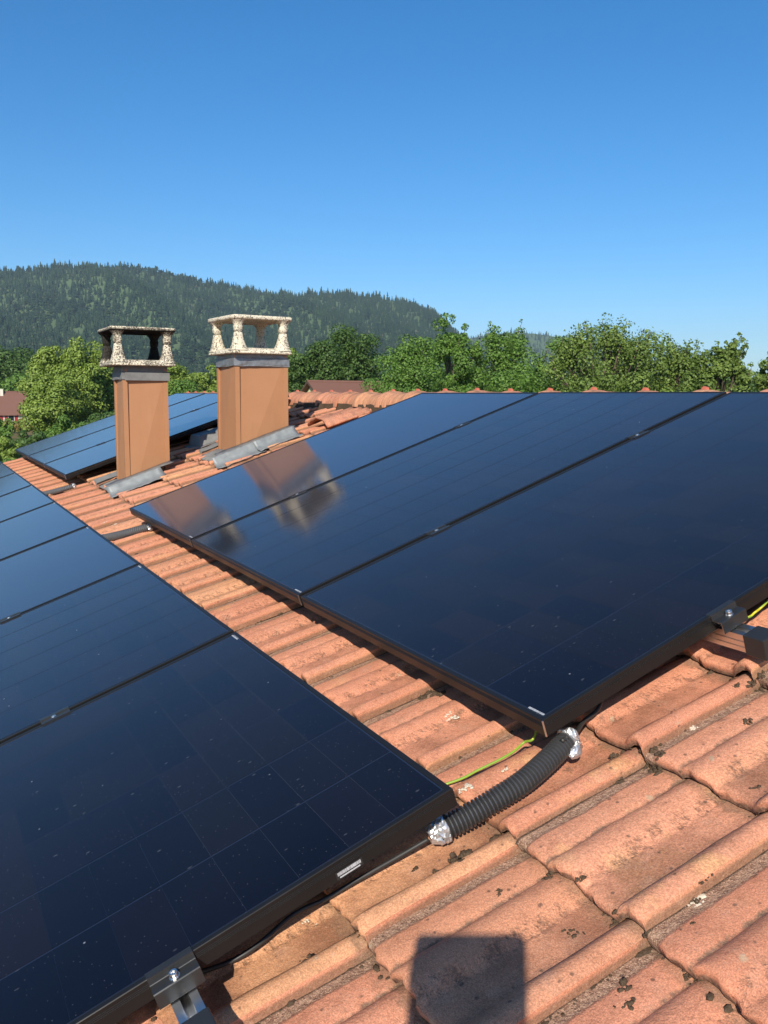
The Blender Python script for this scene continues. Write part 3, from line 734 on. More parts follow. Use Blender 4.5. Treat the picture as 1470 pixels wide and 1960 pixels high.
mid_clamp(PITCH_U-GAP/2, 1.405, "black mid clamp high in the seam beside the largest right panel", g)
mid_clamp(2*PITCH_U-GAP/2, 0.508, "black mid clamp low in the seam across the chimney reflections", g)
mid_clamp(2*PITCH_U-GAP/2, 1.405, "black mid clamp high in the seam right of the chimney reflections", g)
mid_clamp(UB+PITCH_U-GAP/2, -0.742, "black mid clamp in the nearest seam of the left lower row", g)
mid_clamp(UB+2*PITCH_U-GAP/2, -0.742, "black mid clamp in the second seam of the left row, at the picture's left edge", g)
for i in (1, 2):
    for v, w_ in ((0.508,"low"), (1.405,"high")):
        mid_clamp(UC+i*PITCH_U-GAP/2, v, "small black mid clamp %s in the %s seam of the far panel group" % (w_, "nearer" if i == 1 else "farther"), g)

# ------------------------------------------------------------------ conduits and cables
def conduit(pts, rad, pitch, mat, label, foil=True, fs=1.0):
    P = spline(pts, 40); L = sum((P[i+1]-P[i]).length for i in range(len(P)-1))
    # resample
    n = int(L/pitch)*6; out = []; acc = 0; i = 0; cum = [0]
    for i in range(len(P)-1): cum.append(cum[-1]+(P[i+1]-P[i]).length)
    for j in range(n+1):
        t = L*j/n; k_ = min(max(0, int(np.searchsorted(cum, t))-1), len(P)-2); f = (t-cum[k_])/max(1e-9, cum[k_+1]-cum[k_])
        out.append(P[k_].lerp(P[k_+1], f))
    rads = [rad*(1.0 if (j % 6) in (0,1,2) else (0.82 if (j % 6) in (3,5) else 0.70)) for j in range(n+1)]
    root = empty("corrugated_conduit", out[0]); tag(root, label, "conduit", "corrugated conduits bridging the panel rows")
    off = -out[0]
    mb = MB().tube([p+off for p in out], rads, 20, True); mb.build("corrugated_tube", mat, root, smooth=False)
    if foil:
        rd = random.Random(int(L*1e4))
        for end, (ia, ib, flare) in enumerate([(0, 10, 1), (n-8, n, 1)]):
            d_ = (out[1]-out[0]).normalized() if end == 0 else (out[-1]-out[-2]).normalized()
            c0 = (out[0]-d_*rad*0.8) if end == 0 else out[-1]-d_*rad*0.15
            rings = []; N = 26
            a_ = d_.cross(Vector((0,0,1))).normalized(); b_ = a_.cross(d_)
            for q in range(10):
                t = q/9; cc = c0 + d_*rad*fs*(1.55 if end == 0 else 0.95)*t
                base_r = rad*((0.62+0.46*min(1, t*1.8)) if end == 0 else (1.06 - 0.30*max(0, (t-0.5)*2)))
                rings.append([cc + (a_*math.cos(2*math.pi*j/N)+b_*math.sin(2*math.pi*j/N))*base_r*(1+rd.gauss(0,0.055)+0.06*math.sin(j*1.9+q*1.3)) + d_*rd.gauss(0, rad*0.05) + off for j in range(N)])
            mb = MB().loft(rings, True); mb.f.append(tuple(range(N-1,-1,-1))); mb.f.append(tuple(9*N+j for j in range(N)))
            mb.build("foil_wrap", M['foil'], root)
            if end == 1 and fs > 0.9:                            # bulging sleeve over the end and a flap hanging to the tile
                for (ca_, cb_, cd_, ra_, rb_, rdd) in ((0.30, 0.42, 0.30, 0.80, 0.85, 0.50), (0.98, -0.55, -0.35, 0.50, 0.62, 0.80)):
                    fl = MB(); rings = []; cc = out[-1] + a_*rad*ca_ + b_*rad*cb_ + d_*rad*cd_ + off
                    for q in range(9):
                        ph_ = math.pi*q/8
                        rings.append([cc + d_*(-math.cos(ph_))*rad*rdd*(1+rd.gauss(0,.05)) + (a_*math.cos(2*math.pi*j/16)*ra_ + b_*math.sin(2*math.pi*j/16)*rb_)*rad*(math.sin(ph_)+0.02)*(1+rd.gauss(0,.07)) for j in range(16)])
                    fl.loft(rings, True); fl.build("foil_flap", M['foil'], root)
                w = MB()
                for lp in range(3):
                    c1 = out[-1] + off + b_*rad*(0.35-0.3*lp) + a_*rad*(0.35+0.25*lp); pts_ = []
                    for j in range(15):
                        an = 2*math.pi*j/14; pts_.append(c1 + a_*math.cos(an)*rad*(0.75-0.12*lp) + b_*math.sin(an)*rad*(0.95-0.2*lp) + d_*(rad*0.25 + rd.gauss(0,rad*.05)))
                    w.tube(pts_, 0.0007, 5, False)
                w.build("tie_wire", M['wire'], root, smooth=True)
    return root
def rp_px(px, y, h): u, v = uvh(px, y, h); return RP(u, v, h)
conduit([rp_px(838,1592,-0.100), rp_px(899,1560,-0.098), rp_px(959,1524,-0.094), rp_px(1006,1493,-0.092), rp_px(1054,1450,-0.090), rp_px(1085,1418,-0.090)], 0.0218, 0.0079, M['conduit'],
        "thick black corrugated conduit with foil wrapped ends on the near tiles", True, 1.0)
conduit([rp_px(196,1031,-0.095), rp_px(240,1021,-0.092), rp_px(287,1008,-0.092)], 0.021, 0.0100, M['conduit_grey'],
        "grey shiny corrugated conduit entering under the panel by the left chimney", True, 0.8)
conduit([rp_px(82,946,-0.095), rp_px(115,938,-0.092), rp_px(142,930,-0.092)], 0.019, 0.0120, M['conduit_grey'],
        "small far corrugated conduit below the far panel group", True, 0.7)
def cable(pts, rad, mat, name, label, cat, n=14, stripe=None):
    P = spline(pts, n); mb = MB().tube([p-P[0] for p in P], rad, 10, True)
    o = mb.build(name, mat, None, P[0], smooth=True); tag(o, label, cat)
    if stripe:
        a = o.data.attributes.new("stripe", 'FLOAT', 'POINT'); N = len(P)
        for i in range(len(o.data.vertices)):
            r_ = i//10; j = i % 10; tw = 2*math.pi*(r_/N)*stripe
            a.data[i].value = 1.0 if math.sin(2*math.pi*j/10 + tw + 2.6) > 0.1 else 0.0
    return o
cable([rp_px(820,1606,-0.103), rp_px(760,1641,-0.106), rp_px(690,1681,-0.107), rp_px(620,1722,-0.108), rp_px(560,1752,-0.110), RP(0.05,-0.66,-0.112), RP(0.15,-0.85,-0.112)], 0.0042, M['cable'],
      "black_cable", "thin black cable running from the foil end along the bottom left panel", "cable")
def ut(px, y, dh=0.004): u, v, h = on_tiles(px, y); return RP(u, v, h+dh)
cable([RP(0.19,-0.29,-0.098), rp_px(865,1497,-0.108), rp_px(915,1474,-0.107), rp_px(960,1452,-0.105), rp_px(985,1437,-0.103), rp_px(1003,1421,-0.098), rp_px(1025,1405,-0.085), RP(0.20,0.14,-0.07)], 0.0025, M['earth'],
      "earth_cable", "yellow and green earth cable crossing the tiles between two panels", "cable", 16, 0.55)
cable([RP(0.10,0.50,-0.085), rp_px(1425,1184,-0.088), rp_px(1445,1172,-0.084), rp_px(1468,1152,-0.07), RP(0.05,0.80,-0.05)], 0.0027, M['earth'],
      "earth_cable", "yellow and green earth cable below the panel behind the rail end cap", "cable", 16, 1.5)
cable([rp_px(1075,1418,-0.07), rp_px(1100,1405,-0.085), rp_px(1118,1380,-0.092), rp_px(1150,1345,-0.088), RP(0.18,0.33,-0.07)], 0.0045, M['cable'],
      "black_cable", "black cable leaving the conduit under the largest right panel", "cable")

# ------------------------------------------------------------------ chimneys
def box_face(mb, p, q, z0, z1, n, crease):
    """wall panel with a shallow diagonal fold, corners p->q (x,y), outward n"""
    a, b, c, d = Vector((*p,z0)), Vector((*q,z0)), Vector((*q,z1)), Vector((*p,z1))
    n = Vector((*n,0)); m_ = (a+b+c+d)/4 + n*crease
    return a, b, c, d, m_
def chimney(ch, zb, zc0, zc1, capc, capw, capd, caprot, z_base, z_slab, soot, label, lead_up, capmat):
    x0, x1, y0, y1 = ch['x0'], ch['x1'], ch['y0'], ch['y1']
    cx, cy = (x0+x1)/2, (y0+y1)/2
    e = empty("chimney", (cx, cy, zb)); tag(e, label, "chimney", "chimneys on the roof")
    T = lambda p: (p[0]-cx, p[1]-cy, p[2]-zb)
    # shaft: four sheets, each folded along one diagonal, with flat corner strips
    mb = MB(); c = 0.028; zl = zb-0.12; k = 0.014
    for (p, q, n) in (((x0+c,y0),(x1-0.006,y0),(0,-1)), ((x1,y0+c),(x1,y1-0.006),(1,0)), ((x1-c,y1),(x0+0.006,y1),(0,1)), ((x0,y1-0.006),(x0,y0+c),(-1,0))):
        n3 = Vector((*n,0)); a, b, c_, d = [Vector((*w,z)) for w, z in ((p,zl),(q,zl),(q,zc1),(p,zc1))]
        b = b - n3*k; d = d - n3*k
        # fold from lower left (a) to upper right (c_)
        mb.add([T(w) for w in (a, b, c_, d)], [(0,1,2),(0,2,3)])
    cs = [(x0,y0,1,1),(x1,y0,-1,1),(x1,y1,-1,-1),(x0,y1,1,-1)]
    for (x, y, sx, sy) in cs:
        w = c
        pts = [(x+sx*w, y-sy*0.003), (x-sx*0.003, y-sy*0.003), (x-sx*0.003, y+sy*w), (x+sx*0.020, y+sy*w), (x+sx*0.020, y+sy*0.020), (x+sx*w, y+sy*0.020)]
        if sx*sy < 0: pts = pts[::-1]
        mb.loft([[T((px,py,zl)) for px,py in pts[::-1]], [T((px,py,zc1-0.01)) for px,py in pts[::-1]]], True, True)
    mb.build("shaft", M['tan'], e)
    # lead collar, slightly wavy lower edge
    mb = MB(); rings = []; rd = random.Random(int(x0*999))
    def loop(o_, z, jz=0):
        pts = []
        for (ax, ay), (bx, by) in (((x0-o_,y0-o_),(x1+o_,y0-o_)),((x1+o_,y0-o_),(x1+o_,y1+o_)),((x1+o_,y1+o_),(x0-o_,y1+o_)),((x0-o_,y1+o_),(x0-o_,y0-o_))):
            for i in range(8): t = i/8; pts.append(T((ax+(bx-ax)*t+rd.gauss(0,.0015), ay+(by-ay)*t+rd.gauss(0,.0015), z+rd.gauss(0,jz))))
        return pts
    mb.loft([loop(0.006, zc0-0.002, 0.002), loop(0.011, zc0, 0.0025), loop(0.010, zc0+0.012), loop(0.009, zc0+(zc1-zc0)*0.62), loop(0.004, zc0+(zc1-zc0)*0.66), loop(0.003, z_base+0.004)], True)
    mb.build("lead_collar", M['lead'] if soot else M['zinc_dark'], e)
    if lead_up:
        mb = MB().box(x0+0.012-cx, x1+0.014-cx, y0-0.018-cy, y0-0.0115-cy, zc0-0.006-zb, zc0+0.047-zb); mb.build("collar_strip", M['lead'], e, bevel=0.001)
    # cast cap: flared base ring, four pillars, top slab
    capm = empty("tmp"); bpy.data.objects.remove(capm)
    hw, hd = capw/2, capd/2; ca, sa = math.cos(caprot), math.sin(caprot)
    def TC(x, y, z): return (capc[0]-cx + x*ca - y*sa, capc[1]-cy + x*sa + y*ca, z-zb)
    def sq(x_, y_, z, n=6, rad=0.02):
        pts = []
        for sx, sy, a0_ in ((1,-1,-90),(1,1,0),(-1,1,90),(-1,-1,180)):
            for i in range(n+1):
                a = R(a0_ + 90*i/n); pts.append(TC(sx*(x_-rad)+rad*math.cos(a), sy*(y_-rad)+rad*math.sin(a), z))
        return pts
    zb0 = z_base
    mb = MB()
    mb.loft([sq(hw-0.075,hd-0.075,zb0+0.030), sq(hw-0.075,hd-0.075,zb0-0.001), sq(hw-0.02,hd-0.02,zb0), sq(hw-0.002,hd-0.002,zb0+0.001), sq(hw,hd,zb0+0.006), sq(hw-0.006,hd-0.006,zb0+0.020), sq(hw-0.022,hd-0.022,zb0+0.031), sq(hw-0.052,hd-0.052,zb0+0.040), sq(hw-0.075,hd-0.075,zb0+0.036), sq(hw-0.075,hd-0.075,zb0+0.030)], True)
    base = mb.build("cap_base", capmat, e, smooth=True)
    zt = z_slab
    mb = MB()
    mb.loft([sq(hw-0.05,hd-0.05,zt+0.004), sq(hw-0.004,hd-0.004,zt), sq(hw,hd,zt+0.004), sq(hw+0.001,hd+0.001,zt+0.020), sq(hw-0.005,hd-0.005,zt+0.026), sq(hw-0.05,hd-0.05,zt+0.029)], True)
    n_ = len(sq(1,1,0)); mb.f.append(tuple(range(n_-1,-1,-1))); mb.f.append(tuple(5*n_+j for j in range(n_)))
    slab = mb.build("cap_slab", capmat, e, smooth=True)
    slab.data.attributes.new("sharp_face", 'BOOLEAN', 'FACE') if False else None
    z1_, z2_ = zb0+0.022, zt+0.006; Hh = z2_-z1_
    for sx in (-1, 1):
        for sy in (-1, 1):
            mb = MB(); rings = []
            for t, w in [(0.0,0.066),(0.06,0.055),(0.16,0.046),(0.30,0.0375),(0.45,0.0305),(0.565,0.0262),(0.570,0.0220),(0.582,0.0220),(0.587,0.0262),(0.66,0.0290),(0.76,0.0305),(0.80,0.0270),(0.90,0.036),(1.0,0.056)]:
                # outer faces stay near the rim, the flare runs inward and outward
                ox, oy = hw-0.055+0.006*(t), hd-0.055+0.006*(t)
                if t < 0.2: ox -= (0.2-t)*0.02; oy -= (0.2-t)*0.02
                rings.append([TC(sx*ox+px*w*0.88, sy*oy+py*w*0.88, z1_+t*Hh) for px, py in [(-1,-.7),(-.7,-1),(.7,-1),(1,-.7),(1,.7),(.7,1),(-.7,1),(-1,.7)]])
            mb.loft(rings, True); p = mb.build("cap_pillar", capmat, e, smooth=True)
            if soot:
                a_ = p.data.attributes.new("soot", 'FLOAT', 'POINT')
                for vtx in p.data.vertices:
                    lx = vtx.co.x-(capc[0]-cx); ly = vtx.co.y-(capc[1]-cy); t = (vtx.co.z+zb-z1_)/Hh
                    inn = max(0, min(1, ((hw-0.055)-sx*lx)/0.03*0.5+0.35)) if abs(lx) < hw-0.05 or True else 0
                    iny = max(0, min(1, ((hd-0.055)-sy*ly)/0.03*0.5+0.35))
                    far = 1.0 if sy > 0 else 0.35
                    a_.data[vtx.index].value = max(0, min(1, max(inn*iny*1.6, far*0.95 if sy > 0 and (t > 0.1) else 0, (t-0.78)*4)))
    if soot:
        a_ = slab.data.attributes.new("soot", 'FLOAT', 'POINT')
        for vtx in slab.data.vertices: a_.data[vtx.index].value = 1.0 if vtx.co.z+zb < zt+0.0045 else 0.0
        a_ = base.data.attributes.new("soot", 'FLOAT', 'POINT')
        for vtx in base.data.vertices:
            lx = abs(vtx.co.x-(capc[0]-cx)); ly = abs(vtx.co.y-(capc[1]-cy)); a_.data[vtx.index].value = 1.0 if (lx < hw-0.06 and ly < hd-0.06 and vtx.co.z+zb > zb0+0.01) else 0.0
    # flue liner seen through the gaps
    mb = MB().box(-hw+0.09, hw-0.09, -hd+0.09, hd-0.09, z_base-0.05-zb, z_base+0.012-zb)
    mb.build("flue", M['moss'], e, (capc[0]-cx, capc[1]-cy, 0))
    return e, (cx, cy, zb)
M['zinc_dark'] = simple("streaked_lead", (0.24,0.245,0.245), 0.42, 0.5, 0.55, 38, 0.25)
eL, oL = chimney(CH_L, -0.05, 0.694, 0.775, (0.4175, 5.005), 0.432, 0.462, 0.0, 0.786, 1.015, True,
    "left tan metal clad chimney with soot blackened stone cap", True, M['cap_soot'])
eR, oR = chimney(CH_R, 0.15, 0.786, 0.868, (1.085, 4.575), 0.425, 0.475, R(3.5), 0.866, 1.088, False,
    "right, wider tan metal clad chimney with pale speckled stone cap", False, M['cap_clean'])
def sheet_profile(parent, org, pr, v0, v1, name, mat, wav=0.0, seed=1, thick=0.002):
    """profile of (u,h) points swept up the slope"""
    rd = random.Random(seed); mb = MB(); rings = []; N = 14
    for i in range(N+1):
        v = v0 + (v1-v0)*i/N
        rings.append([RP(u+rd.gauss(0,wav), v + (rd.gauss(0,0.004) if i in (0,N) else 0), h+rd.gauss(0,wav)) - Vector(org) for u, h in pr])
    mb.loft(rings, False); o = mb.build(name, mat, parent, smooth=True)
    s_ = o.modifiers.new("thick", 'SOLIDIFY'); s_.thickness = thick
    return o
def apron(parent, org, u0_, u1_, v0_, v1_, nrib, name="front_apron"):
    mb = MB(); rings = []; N = nrib*8; rd = random.Random(nrib)
    for i in range(N+1):
        u = u0_ + (u1_-u0_)*i/N; w = 0.5-0.5*math.cos(2*math.pi*i/8)
        rings.append([RP(u, v0_ - 0.016*w, H0+0.030+0.020*w) - Vector(org), RP(u, v0_+0.04, H0+0.038+0.018*w) - Vector(org), RP(u, v0_+0.09, H0+0.046+0.012*w) - Vector(org), RP(u, v1_, H0+0.060) - Vector(org)])
    mb.loft(rings, False); o = mb.build(name, M['lead'], parent, smooth=True)
    s_ = o.modifiers.new("thick", 'SOLIDIFY'); s_.thickness = 0.002
def gut(uc, s=1, d=0.12, hh=0.07):
    """open trough: lip, quarter round, flat foot running out under the tiles"""
    return [(uc, -0.095+hh+0.004), (uc-s*0.006, -0.095+hh), (uc-s*0.012, -0.085), (uc-s*0.03, -0.108), (uc-s*0.06, -0.116), (uc-s*d, -0.110)]
fx = lambda x: x/math.cos(TH)
vL0, vL1 = 0.26, 0.58
sheet_profile(eL, oL, gut(4.73, 1, 0.13, 0.035), 0.115, 0.50, "side_flashing", M['zinc'], 0.0018, 3)
sheet_profile(eL, oL, [(4.845,-0.058),(4.80,-0.062),(4.73,-0.058)], 0.13, 0.60, "side_flashing", M['lead'], 0.0012, 4)
sheet_profile(eL, oL, [(5.13,-0.070),(5.19,-0.088),(5.23,-0.085),(5.255,-0.060),(5.26,-0.058)], 0.13, 0.62, "side_flashing", M['lead'], 0.0016, 5)
apron(eL, oL, 4.74, 5.20, 0.150, 0.275, 6)
sheet_profile(eR, oR, gut(4.29, 1, 0.15, 0.040), 0.735, 1.06, "side_flashing", M['zinc'], 0.002, 6)
sheet_profile(eR, oR, [(u-0.012,h+0.010) for u,h in gut(4.29, 1, 0.13, 0.035)], 1.03, 1.34, "side_flashing", M['zinc'], 0.002, 7)
sheet_profile(eR, oR, [(4.398,-0.052),(4.34,-0.056),(4.29,-0.053)], 0.78, 1.36, "side_flashing", M['lead'], 0.0012, 8)
apron(eR, oR, 4.30, 4.82, 0.790, 0.985, 7)
sheet_profile(eR, oR, [(4.785,-0.070),(4.82,-0.088),(4.85,-0.085),(4.87,-0.062)], 0.82, 1.36, "side_flashing", M['lead'], 0.0016, 9)

# grey sheet vent hood, and an old clay vent tile
e = empty("roof_vent", RP(5.50, 0.98, H0+0.03), ROOF_ROT); tag(e, "small grey metal vent hood on the tiles left of the right chimney", "roof vent")
mb = MB()
mb.add([(-0.02,-0.16,0.0),(-0.02,0.16,0.0),(0.02,0.12,0.075),(0.02,-0.12,0.075),(0.30,-0.17,0.0),(0.30,0.17,0.0),(0.24,0.12,0.06),(0.24,-0.12,0.06)],
       [(0,3,2,1),(3,7,6,2),(0,4,7,3),(1,2,6,5),(4,5,6,7),(0,1,5,4)])
mb.build("hood", M['lead'], e, bevel=0.006); mb = MB().box(-0.06,0.34,-0.19,0.19,-0.004,0.001); mb.build("base_plate", M['lead'], e)
def vent_tile(u, v, w, l, hgt, label, rz):
    e = empty("vent_tile", RP(u, v, H0+0.045), (0,-TH,0)); tag(e, label, "vent tile")
    rings = []; rd = random.Random(int(u*100)); N = 18
    for i in range(12):
        t = i/11; x = l*t; rg = []
        for j in range(N):
            q = j/(N-1)*2-1
            z = hgt*(1-t)**1.3*(math.cos(q*math.pi/2)**0.6 if abs(q) < 1 else 0) + 0.010*math.sin(q*9)*(0.4+0.6*t) + rd.gauss(0,0.0012)
            rg.append((x+0.015*math.cos(q*1.5), q*w*(1+0.08*t), z))
        rings.append(rg)
    mb = MB().loft(rings, False)
    me = mesh("hood_tile", mb.v, mb.f, True); ul = me.uv_layers.new(name="st")
    for lp in me.loops:
        co = me.vertices[lp.vertex_index].co; ul.data[lp.index].uv = (0.17+0.06*(co.y/w), 0.03+co.x*0.6)
    me.materials.append(M['tile_old']); o = obj("hood_tile", me, None, e, None, (0,0,rz))
    s_ = o.modifiers.new("thick", 'SOLIDIFY'); s_.thickness = 0.016; s_.offset = -1
vent_tile(4.20, 1.47, 0.155, 0.34, 0.055, "old brown humped clay vent tile with dark mouth right of the right chimney", 0.0)

# ------------------------------------------------------------------ the tablet that takes the picture (its shadow lies on the tiles)
tb = empty("tablet", CAM - fw*0.012); tb.matrix_world = Matrix.Translation(CAM - fw*0.010) @ Matrix((rt, up, -fw)).transposed().to_4x4()
tag(tb, "slim dark tablet held up at the camera, throwing its shadow on the tiles", "tablet")
def rr_loop(x0, x1, y0, y1, rad, z, n=6):
    pts = []
    for cx_, cy_, a0_ in ((x1-rad,y0+rad,-90),(x1-rad,y1-rad,0),(x0+rad,y1-rad,90),(x0+rad,y0+rad,180)):
        for i in range(n+1): a = R(a0_+90*i/n); pts.append((cx_+rad*math.cos(a), cy_+rad*math.sin(a), z))
    return pts
TX0, TX1, TY0, TY1 = -0.158, 0.0125, -0.235, 0.0125
mb = MB().loft([rr_loop(TX0,TX1,TY0,TY1,0.012,0.0), rr_loop(TX0,TX1,TY0,TY1,0.012,0.007)], True, True); mb.build("body", M['clamp'], tb)
mb = MB().loft([rr_loop(TX0+.008,TX1-.008,TY0+.008,TY1-.008,0.006,0.0072), rr_loop(TX0+.008,TX1-.008,TY0+.008,TY1-.008,0.006,0.0078)], True, True); mb.build("screen", M['rubber'], tb)
mb = MB().loft([[(0.006*math.cos(a*0.524),0.006*math.sin(a*0.524),z) for a in range(12)] for z in (-0.0002,-0.002)], True, True); mb.build("lens_ring", M['rubber'], tb)

# ------------------------------------------------------------------ houses beyond
M['far_tile'] = None
def far_tile_mat():
    q = NT("brown_clay_roof"); tc = q.n("TexCoord").outputs["Object"]
    n1 = q.noise(tc, 0.8, 3); n2 = q.noise(tc, 9, 3, 0.7)
    c = q.mix(n2, (0.135,0.062,0.046), (0.235,0.115,0.085)); c = q.mix(q.math('MULTIPLY', n1, 0.5), c, (0.19,0.11,0.085))
    return q.set(Base_Color=c, Roughness=0.9, Specular_IOR_Level=0.2)
M['far_tile'] = far_tile_mat(); M['shutter'] = simple("red_shutter", (0.30,0.015,0.022), 0.6); M['pane'] = simple("dark_window_glass", (0.02,0.025,0.03), 0.08)
M['wall_w'] = simple("white_render", (0.66,0.62,0.52), 0.9, 0, 0.06, 1.0, 0, 0.2); M['wall_y'] = simple("yellow_render", (0.72,0.66,0.36), 0.9, 0, 0.06, 1.0, 0, 0.2)
M['wood'] = simple("brown_fascia", (0.10,0.055,0.035), 0.7)
def house(px, dist, az_turn, L, D, z_eave, z_ridge, wall, label, gable_detail, chimney_at=None):
    p = at(px, dist); a = px_az(px)
    e = empty("house", p, (0,0,-a+az_turn)); tag(e, label, "house", "houses beyond the roof")
    he, hr = z_eave-GROUND, z_ridge-GROUND
    mb = MB()
    mb.add([(-L/2,-D/2,0),(L/2,-D/2,0),(L/2,D/2,0),(-L/2,D/2,0),(-L/2,-D/2,he),(L/2,-D/2,he),(L/2,D/2,he),(-L/2,D/2,he),(-L/2,0,hr-0.25),(L/2,0,hr-0.25)],
           [(0,1,5,4),(1,2,6,9,5),(2,3,7,6),(3,0,4,8,7),(4,5,9,8),(6,7,8,9)])
    mb.build("wall", wall, e)
    ov, ox = 0.55, 0.5; sl_ = (hr-he)/(D/2); ye = D/2+ov; ze = he-ov*sl_*0.9
    rf = MB(); ncourse = 22; V_ = []
    for side in (-1, 1):
        rings = []
        for i in range(ncourse+1):
            t = i/ncourse; y = side*ye*(1-t); z = ze+(hr-ze)*t
            rings.append([(-L/2-ox, y, z+0.05),(L/2+ox, y, z+0.05)])
            if i < ncourse: t2 = (i+0.97)/ncourse; rings.append([(-L/2-ox, side*ye*(1-t2), ze+(hr-ze)*t2+0.01),(L/2+ox, side*ye*(1-t2), ze+(hr-ze)*t2+0.01)])
        rf.loft(rings, False)
        rf.add([(-L/2-ox,side*ye,ze-0.1),(L/2+ox,side*ye,ze-0.1),(L/2+ox,0,hr-0.1),(-L/2-ox,0,hr-0.1)], [(0,1,2,3)])
        rf.add([(-L/2-ox,side*ye,ze-0.1),(L/2+ox,side*ye,ze-0.1),(L/2+ox,side*ye,ze+0.05),(-L/2-ox,side*ye,ze+0.05)], [(0,1,2,3)])
    r_ = rf.build("roof", M['far_tile'], e)
    rg = MB().tube([(-L/2-ox,0,hr+0.02),(L/2+ox,0,hr+0.02)], 0.14, 8); rg.build("ridge", M['far_tile'], r_)
    fb = MB()
    for sx in (-1, 1):
        x = sx*(L/2+ox+0.01)
        for side in (-1, 1): fb.add([(x,side*ye,ze-0.14),(x,side*ye,ze+0.08),(x,0,hr+0.08),(x,0,hr-0.14),(x-sx*.05,side*ye,ze-0.14),(x-sx*.05,side*ye,ze+0.08),(x-sx*.05,0,hr+0.08),(x-sx*.05,0,hr-0.14)], [(0,1,2,3),(7,6,5,4),(0,4,5,1),(1,5,6,2),(0,3,7,4)])
    fb.build("barge_board", M['wood'], r_)
    if chimney_at is not None:
        c = MB().box(chimney_at-0.3, chimney_at+0.3, -0.9, -0.3, hr-1.2, hr+0.55); ck = c.build("house_chimney", M['wall_w'], r_)
    for wx in gable_detail:
        f = MB().box(wx-0.62, wx+0.62, -D/2-0.06, -D/2+0.02, he-1.75, he-0.45).build("window", M['wall_w'], e)
        MB().box(wx-0.5, wx+0.5, -D/2-0.075, -D/2-0.062, he-1.65, he-0.55).build("pane", M['pane'], f)
        for s_ in (-1, 1): MB().box(wx+s_*0.95-0.3, wx+s_*0.95+0.3, -D/2-0.09, -D/2-0.01, he-1.75, he-0.45).build("shutter", M['shutter'], e)
    return e
house(-2, 200, 0.05, 16.0, 8.5, zat(30,789,200), zat(30,750,200), M['wall_w'], "low white house with brown tiled roof and red shutters at left", (-6.0, -2.4, 0.2, 3.0), 1.6)
house(668, 85, 0.42, 7.6, 7.5, zat(650,772,85), zat(650,731.5,85), M['wall_y'], "small house with brown roof and yellow gable peeking over the ridge", ())

